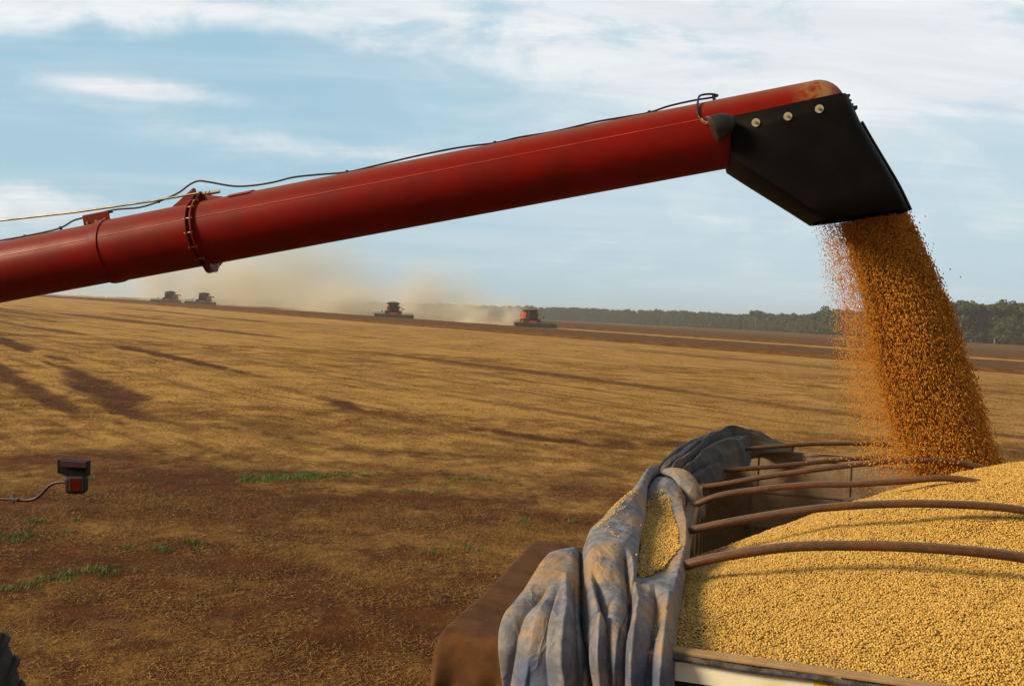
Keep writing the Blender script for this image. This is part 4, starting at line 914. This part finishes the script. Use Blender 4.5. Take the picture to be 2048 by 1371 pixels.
# ------------------------------------------------------------------ marker light on its arm
DRED = simple('dark_red_paint', (.045, .005, .003), (.03, .004, .003), .5, scale=20)
ml = empty('marker_light', aty(154, 970, 5.0)); tag(ml, 'small red marker lamp with a flat plate on a bent arm at the left edge', 'marker light')
MI = ml.matrix_basis.inverted()
def mlb(mb, name, mat, par=ml, **k): mb.v = [tuple(MI @ Vector(v)) for v in mb.v]; return mb.build(name, mat, par, **k)
arm = smooth_path([aty(-420, 1010, 5.2), aty(-200, 1006, 5.12), aty(-60, 996, 5.07), aty(0, 997, 5.06), aty(30, 999, 5.05), aty(62, 999, 5.04), aty(80, 990, 5.03), aty(98, 972, 5.02), aty(115, 964, 5.01), aty(140, 964, 5.0)], 5)
mlb(MB().tube(arm, .0095, 10), 'arm', DRED, smooth=60)
ck = aty(28, 998, 5.04); mlb(MB().box(ck, (.05, .03, .012)).cyl(ck+Vector((0, -.0, -.035)), ck+Vector((0, 0, .035)), .005, 8), 'clamp', STEEL)
Rr = Matrix.Rotation(-.045, 3, 'Y')
c_ = aty(153.5, 968, 4.98); hs_ = mlb(MB().box(c_, (.114, .075, .105), Rr), 'housing', BLACK, bevel=.02)
c_ = aty(152, 968, 4.935); mlb(MB().box(c_, (.080, .012, .088), Rr), 'bezel', simple('grey_bezel', (.04, .036, .033), None, .4), hs_, bevel=.004)
c_ = aty(151.5, 968.5, 4.926); mlb(MB().box(c_, (.068, .012, .075), Rr), 'lens', simple('red_lens', (.09, .004, .003), (.05, .003, .002), .15, scale=60), hs_, bevel=.004)
c_ = aty(144, 933, 4.97); P0 = [aty(115, 919, 4.97), aty(173, 923, 4.97), aty(172, 953, 4.98), aty(137, 953, 4.98), aty(114.5, 945, 4.98)]
mlb(MB().add(P0+[v+Vector((0, .05, 0)) for v in P0], [(0, 1, 2, 3, 4), (9, 8, 7, 6, 5), (0, 5, 6, 1), (1, 6, 7, 2), (2, 7, 8, 3), (3, 8, 9, 4), (4, 9, 5, 0)]), 'bracket', BLACK)
P0 = [aty(119, 920.5, 4.955), aty(171, 924, 4.955), aty(170, 935, 4.955), aty(119, 932.5, 4.955)]
mlb(MB().add(P0+[v+Vector((0, .012, 0)) for v in P0], [(0, 1, 2, 3), (7, 6, 5, 4), (0, 4, 5, 1), (1, 5, 6, 2), (2, 6, 7, 3), (3, 7, 4, 0)]), 'reflector', DRED)
# ------------------------------------------------------------------ wheels
TYRE = simple('tyre_rubber', (.016, .015, .014), (.035, .026, .018), .85, scale=9, world=True)
def wheel(parent, c, R, wd_, ax='x', lugs=28, rimmat=None, nm='wheel'):
    """axis along local x"""
    root = bpy.data.objects.new(nm, None); root.location = c; link(root, parent)
    prof = [(-.5, .58), (-.5, .80), (-.46, .93), (-.32, .985), (0, 1.), (.32, .985), (.46, .93), (.5, .80), (.5, .58)]
    n = 48; rg = [[Vector((x*wd_, R*r*math.cos(2*pi*k/n), R*r*math.sin(2*pi*k/n))) for k in range(n)] for x, r in prof]
    mb = MB().loft(rg, False)
    for k in range(lugs):
        for sd in (-1, 1):
            a = 2*pi*(k+(.5 if sd > 0 else 0))/lugs; M3 = Matrix.Rotation(a, 3, 'X') @ Matrix.Rotation(sd*.6, 3, 'Z')
            mb.box(Matrix.Rotation(a, 3, 'X') @ Vector((sd*wd_*.25, 0, R*.985)), (wd_*.50, R*.085, R*.04), M3, .62)
    mb.build('tyre', TYRE, root, 40)
    rg = [[Vector((x*wd_, R*r*math.cos(2*pi*k/n), R*r*math.sin(2*pi*k/n))) for k in range(n)] for x, r in [(-.5, .6), (-.46, .56), (-.3, .5), (-.26, .12), (-.3, .0), (.3, 0.001), (.26, .12), (.3, .5), (.46, .56), (.5, .6)]]
    MB().loft(rg, False).build('rim', rimmat or RUST, root, 40)
    return root
wc = aty(-196, 1422, 7.13); wh = wheel(None, (wc.x, wc.y, .97), .985, .6); wh.rotation_euler = (0, 0, math.radians(80)); wh.location = (wc.x, wc.y, .985+float(terr(wc.x, wc.y)))
tag(wh, 'big black tractor tyre cut by the lower left corner', 'wheel')
# ------------------------------------------------------------------ combine harvesters (front looks to local -y)
CR = simple('combine_red', (.46, .032, .008), (.34, .026, .008), .45, scale=1.2); DK = simple('dark_metal', (.03, .024, .02), (.05, .035, .025), .6, scale=2)
GLASS, t, p = newmat('cab_glass'); p.inputs['Base Color'].default_value = (.02, .03, .03, 1); p.inputs['Roughness'].default_value = .08; p.inputs['Specular IOR Level'].default_value = .7
TANK = simple('tank_panel', (.055, .032, .022), (.085, .05, .03), .7, scale=2); GRAINT = simple('tank_grain', (.17, .095, .04), (.11, .06, .03), .9, scale=8)
PALE = simple('pale_panel', (.45, .42, .36), None, .6); GREYR = simple('grey_reel', (.16, .13, .11), (.10, .08, .07), .6, scale=3)
def combine(loc, rz):
    r = empty('combine_harvester', (loc[0], loc[1], loc[2]+.12), rz); r.scale = (1.06, 1.06, 1.06)
    b = MB().prism([(-.2, 1.0), (-.2, 2.9), (.5, 3.1), (4.2, 3.05), (5.6, 2.6), (6.0, 1.5), (5.2, 1.1)], -1.45, 1.45, 'yz')
    body = b.build('body', CR, r, bevel=.08)
    for sd in (-1, 1):
        MB().box((sd*1.47, 2.6, 2.0), (.05, 3.4, .12)).build('side_stripe', PALE, body)
        MB().tube([(sd*1.47, 1.2, 1.4), (sd*1.5, 1.0, 2.2), (sd*1.47, 1.3, 2.8)], .07, 8).build('side_duct', DK, body)
    MB().box((0, 3.6, 1.2), (1.5, 4.2, .6)).build('chassis', DK, r, bevel=.05)
    # cab
    cb = MB().loft([[Vector(v) for v in ((-1.0*k, -1.75+o1, z), (1.0*k, -1.75+o1, z), (1.0*k, -.22, z), (-1.0*k, -.22, z))] for k, o1, z in ((.85, .35, 1.35), (.98, .05, 1.9), (1., 0, 2.6), (.95, .15, 3.15))]).build('cab', GLASS, r, bevel=.06)
    MB().loft([[Vector(v) for v in ((-1.05*k, -1.95*k, z), (1.05*k, -1.95*k, z), (1.05*k, -.2, z), (-1.05*k, -.2, z))] for k, z in ((.98, 3.16), (1., 3.22), (.95, 3.38))]).build('cab_roof', DK, cb, bevel=.05)
    for sx_ in (-.97, .97): MB().tube([(sx_*.86, -1.42, 1.35), (sx_, -1.72, 1.95), (sx_*1.01, -1.74, 2.6), (sx_*.96, -1.6, 3.16)], .05, 6).build('cab_pillar', DK, cb)
    MB().box((0, -1.55, 1.28), (1.9, .5, .2)).build('cab_step', CR, cb, bevel=.04)
    # grain tank with flared extensions and grain
    tk_ = MB().loft([[Vector(v) for v in ((-a, y0_, z), (a, y0_, z), (a, y1_, z), (-a, y1_, z))] for a, y0_, y1_, z in ((1.15, .1, 2.6, 2.95), (1.2, .05, 2.7, 3.3))]).loft([[Vector((a*math.copysign(abs(math.cos(q*pi/16))**.6, math.cos(q*pi/16)), 1.37+b_*math.copysign(abs(math.sin(q*pi/16))**.6, math.sin(q*pi/16)), z)) for q in range(32)] for a, b_, z in ((1.2, 1.3, 3.3), (1.72, 1.75, 3.68), (1.78, 1.8, 3.80), (1.70, 1.72, 3.80), (1.3, 1.3, 3.6))], False).build('grain_tank', TANK, r)
    gp = []
    for k, z in ((1.08, 3.72), (.85, 3.95), (.5, 4.12), (.02, 4.2)): gp.append([Vector((1.52*k*math.cos(a*pi/12), 1.37+1.6*k*math.sin(a*pi/12), z)) for a in range(24)])
    MB().loft(gp, True).build('tank_load', GRAINT, tk_, 60)
    # header
    hd_ = MB().prism([(-3.9, .12), (-4.5, .05), (-4.45, .25), (-3.75, .5), (-3.2, .95), (-3.1, .95), (-3.1, .2)], -4.7, 4.7, 'yz').build('header', DK, r)
    for sx_ in (-4.74, 4.74): MB().prism([(-5.1, .1), (-4.4, .75), (-3.1, 1.15), (-3.0, .1)], sx_-.06, sx_+.06, 'yz').build('end_divider', DK, hd_)
    rl = MB().cyl((-4.6, -4.1, .95), (4.6, -4.1, .95), .07, 8)
    for k in range(6):
        a = k*pi/3+.3; rl.cyl((-4.6, -4.1+.5*math.cos(a), .95+.5*math.sin(a)), (4.6, -4.1+.5*math.cos(a), .95+.5*math.sin(a)), .035, 6)
        for x in np.linspace(-4.5, 4.5, 7): rl.cyl((x, -4.1, .95), (x, -4.1+.5*math.cos(a), .95+.5*math.sin(a)), .022, 5)
    rl.build('reel', GREYR, hd_)
    MB().loft([[Vector(v) for v in ((-.7, y_, z), (.7, y_, z), (.7, y_, z+.7), (-.7, y_, z+.7))] for y_, z in ((-3.15, .3), (-1.6, .75), (-.3, 1.3))]).build('feeder_house', CR, r)
    for sx_ in (-1.75, 1.75): wheel(r, (sx_, .0, .95), .95, .75, lugs=18, rimmat=PALE, nm='front_wheel')
    for sx_ in (-1.4, 1.4): wheel(r, (sx_, 4.4, .62), .62, .45, lugs=14, rimmat=PALE, nm='rear_wheel')
    # ladder and platform rail on the machine's left (local +x)
    ld_ = MB()
    for y_ in (-1.7, -1.1): ld_.cyl((2.3, y_, .5), (1.5, y_, 1.9), .035, 6).cyl((1.95, y_, 1.5), (1.95, y_, 2.8), .03, 6)
    for k in range(5): ld_.cyl((2.25-.17*k, -1.7, .6+.29*k), (2.25-.17*k, -1.1, .6+.29*k), .03, 6)
    for z in (1.9, 2.35, 2.8): ld_.cyl((1.95, -1.7, z), (1.95, -.2, z), .03, 6).cyl((1.1, -1.7, z), (1.95, -1.7, z), .03, 6)
    ld_.box((1.55, -.95, 1.88), (.95, 1.5, .05)); ld_.build('ladder', PALE, r)
    for sx_, q_ in ((-1, 2.9), (1, 2.25)):
        mr = MB().tube([(sx_*.95, -1.85, 3.0), (sx_*1.6, -2.1, 2.75), (sx_*q_, -2.15, 2.45 if q_ < 2.5 else 1.8)], .025, 6).build('mirror_arm', DK, r)
        MB().box((sx_*q_, -2.15, (2.45 if q_ < 2.5 else 1.8)-.2), (.28, .06, .45)).build('mirror', DK, mr, bevel=.02)
    MB().tube([(1.62, .9, 2.9), (1.75, 3., 2.95), (1.8, 6.6, 2.85), (1.8, 6.9, 2.5)], .17, 12).build('unloading_tube', CR, r, 50)
    return r
def put(px, y_, face, label):
    v = aty(px, 640, y_); c_ = combine((v.x, v.y, float(terr(v.x, v.y))), math.radians(face)); tag(c_, label, 'combine harvester', 'combine harvesters at work across the field'); return c_
put(1063, 203, 13, 'nearest red combine harvester, farthest right of the four, clear of its dust')
c3 = put(786, 226, 11, 'red combine harvester second from the right, dust on both sides')
def copy_tree(o, parent=None):
    c_ = o.copy(); COL.objects.link(c_)
    if parent: c_.parent = parent
    for ch in list(o.children): copy_tree(ch, c_)
    return c_
for px, y_, fc, lb in ((405, 296, 7, 'distant combine harvester third from the right, tan dust behind its tank'), (337, 306, 6, 'most distant combine harvester, leftmost of the four on the skyline')):
    v = aty(px, 640, y_); c_ = copy_tree(c3); c_.location = (v.x, v.y, float(terr(v.x, v.y))+.12); c_.rotation_euler = (0, 0, math.radians(fc)); c_['label'] = lb
# ------------------------------------------------------------------ dust behind the combines
def dust(cx, cy_, cz, rx, ry, rz_, dens, ang, label, seed, ns=1.6, lo=.35, hi=.75):
    m = bpy.data.materials.new('dust'); m.use_nodes = True; m.node_tree.nodes.clear(); t = NT(m.node_tree)
    out = t.node('ShaderNodeOutputMaterial'); pv = t.node('ShaderNodeVolumePrincipled'); t.l.new(pv.outputs[0], out.inputs['Volume'])
    pv.inputs['Color'].default_value = (.98, .93, .80, 1); pv.inputs['Anisotropy'].default_value = .0
    P = t.node('ShaderNodeTexCoord').outputs['Object']; ln = t.node('ShaderNodeVectorMath', operation='LENGTH'); t.l.new(P, ln.inputs[0])
    of = t.node('ShaderNodeVectorMath', operation='ADD'); t.l.new(t.vmul(P, (1.0, 1.0, .8)), of.inputs[0]); of.inputs[1].default_value = (seed*3.1, seed*1.7, 0)
    fl_ = t.ss(ln.outputs['Value'], 1.0, .25); n_ = t.ss(t.noise(of.outputs[0], ns, 4, .62, .6), lo, hi)
    hgt = t.ss(t.sep(P)[2], 1.0, -.2, .25, 1.0)
    t.put(pv.inputs['Density'], t.m('MULTIPLY', t.m('MULTIPLY', t.m('MULTIPLY', fl_, n_), hgt), dens))
    bm = bmesh.new(); bmesh.ops.create_uvsphere(bm, u_segments=32, v_segments=16, radius=1.0); me = bpy.data.meshes.new('dust_cloud'); bm.to_mesh(me); bm.free(); me.materials.append(m)
    o = link(bpy.data.objects.new('dust_cloud', me)); o.location = (cx, cy_, cz); o.scale = (rx, ry, rz_); o.rotation_euler = (0, ang, 0)
    m.cycles.volume_step_rate = .6 if hasattr(m, 'cycles') and hasattr(m.cycles, 'volume_step_rate') else 1
    return tag(o, label, 'dust', kind='stuff')
def dpos(px, py, y_): v = aty(px, py, y_); return v.x, v.y, v.z
dust(*dpos(960, 648, 216), 15, 7, 10, .95, -.12, 'low tan dust trailing the nearest combine', 1)
dust(*dpos(870, 625, 238), 20, 8, 21, .42, .25, 'dust plume rising between the two right hand combines', 2)
dust(*dpos(690, 640, 252), 24, 8, 17, .75, .2, 'dense tan dust behind the second combine', 3)
dust(*dpos(590, 598, 322), 58, 12, 44, .32, .15, 'tall pale dust cloud drifting high under the auger', 4, 1.3, .3, .75)
dust(*dpos(430, 580, 342), 42, 10, 24, .48, .1, 'tan dust hanging behind the two distant combines', 5)
dust(*dpos(170, 596, 330), 26, 8, 6, .12, 0, 'faint low dust on the left skyline', 6)
# ------------------------------------------------------------------ haze
m = bpy.data.materials.new('haze'); m.use_nodes = True; m.node_tree.nodes.clear(); t = NT(m.node_tree)
out = t.node('ShaderNodeOutputMaterial'); pv = t.node('ShaderNodeVolumePrincipled'); t.l.new(pv.outputs[0], out.inputs['Volume'])
pv.inputs['Color'].default_value = (.93, .93, .90, 1); pv.inputs['Density'].default_value = .00034; pv.inputs['Anisotropy'].default_value = .3
mb = MB().box((0, 2000, 16), (12000, 4700, 44)); o = mb.build('haze', m); tag(o, 'thin bluish haze over the far field', 'haze', kind='stuff')
print('script done')
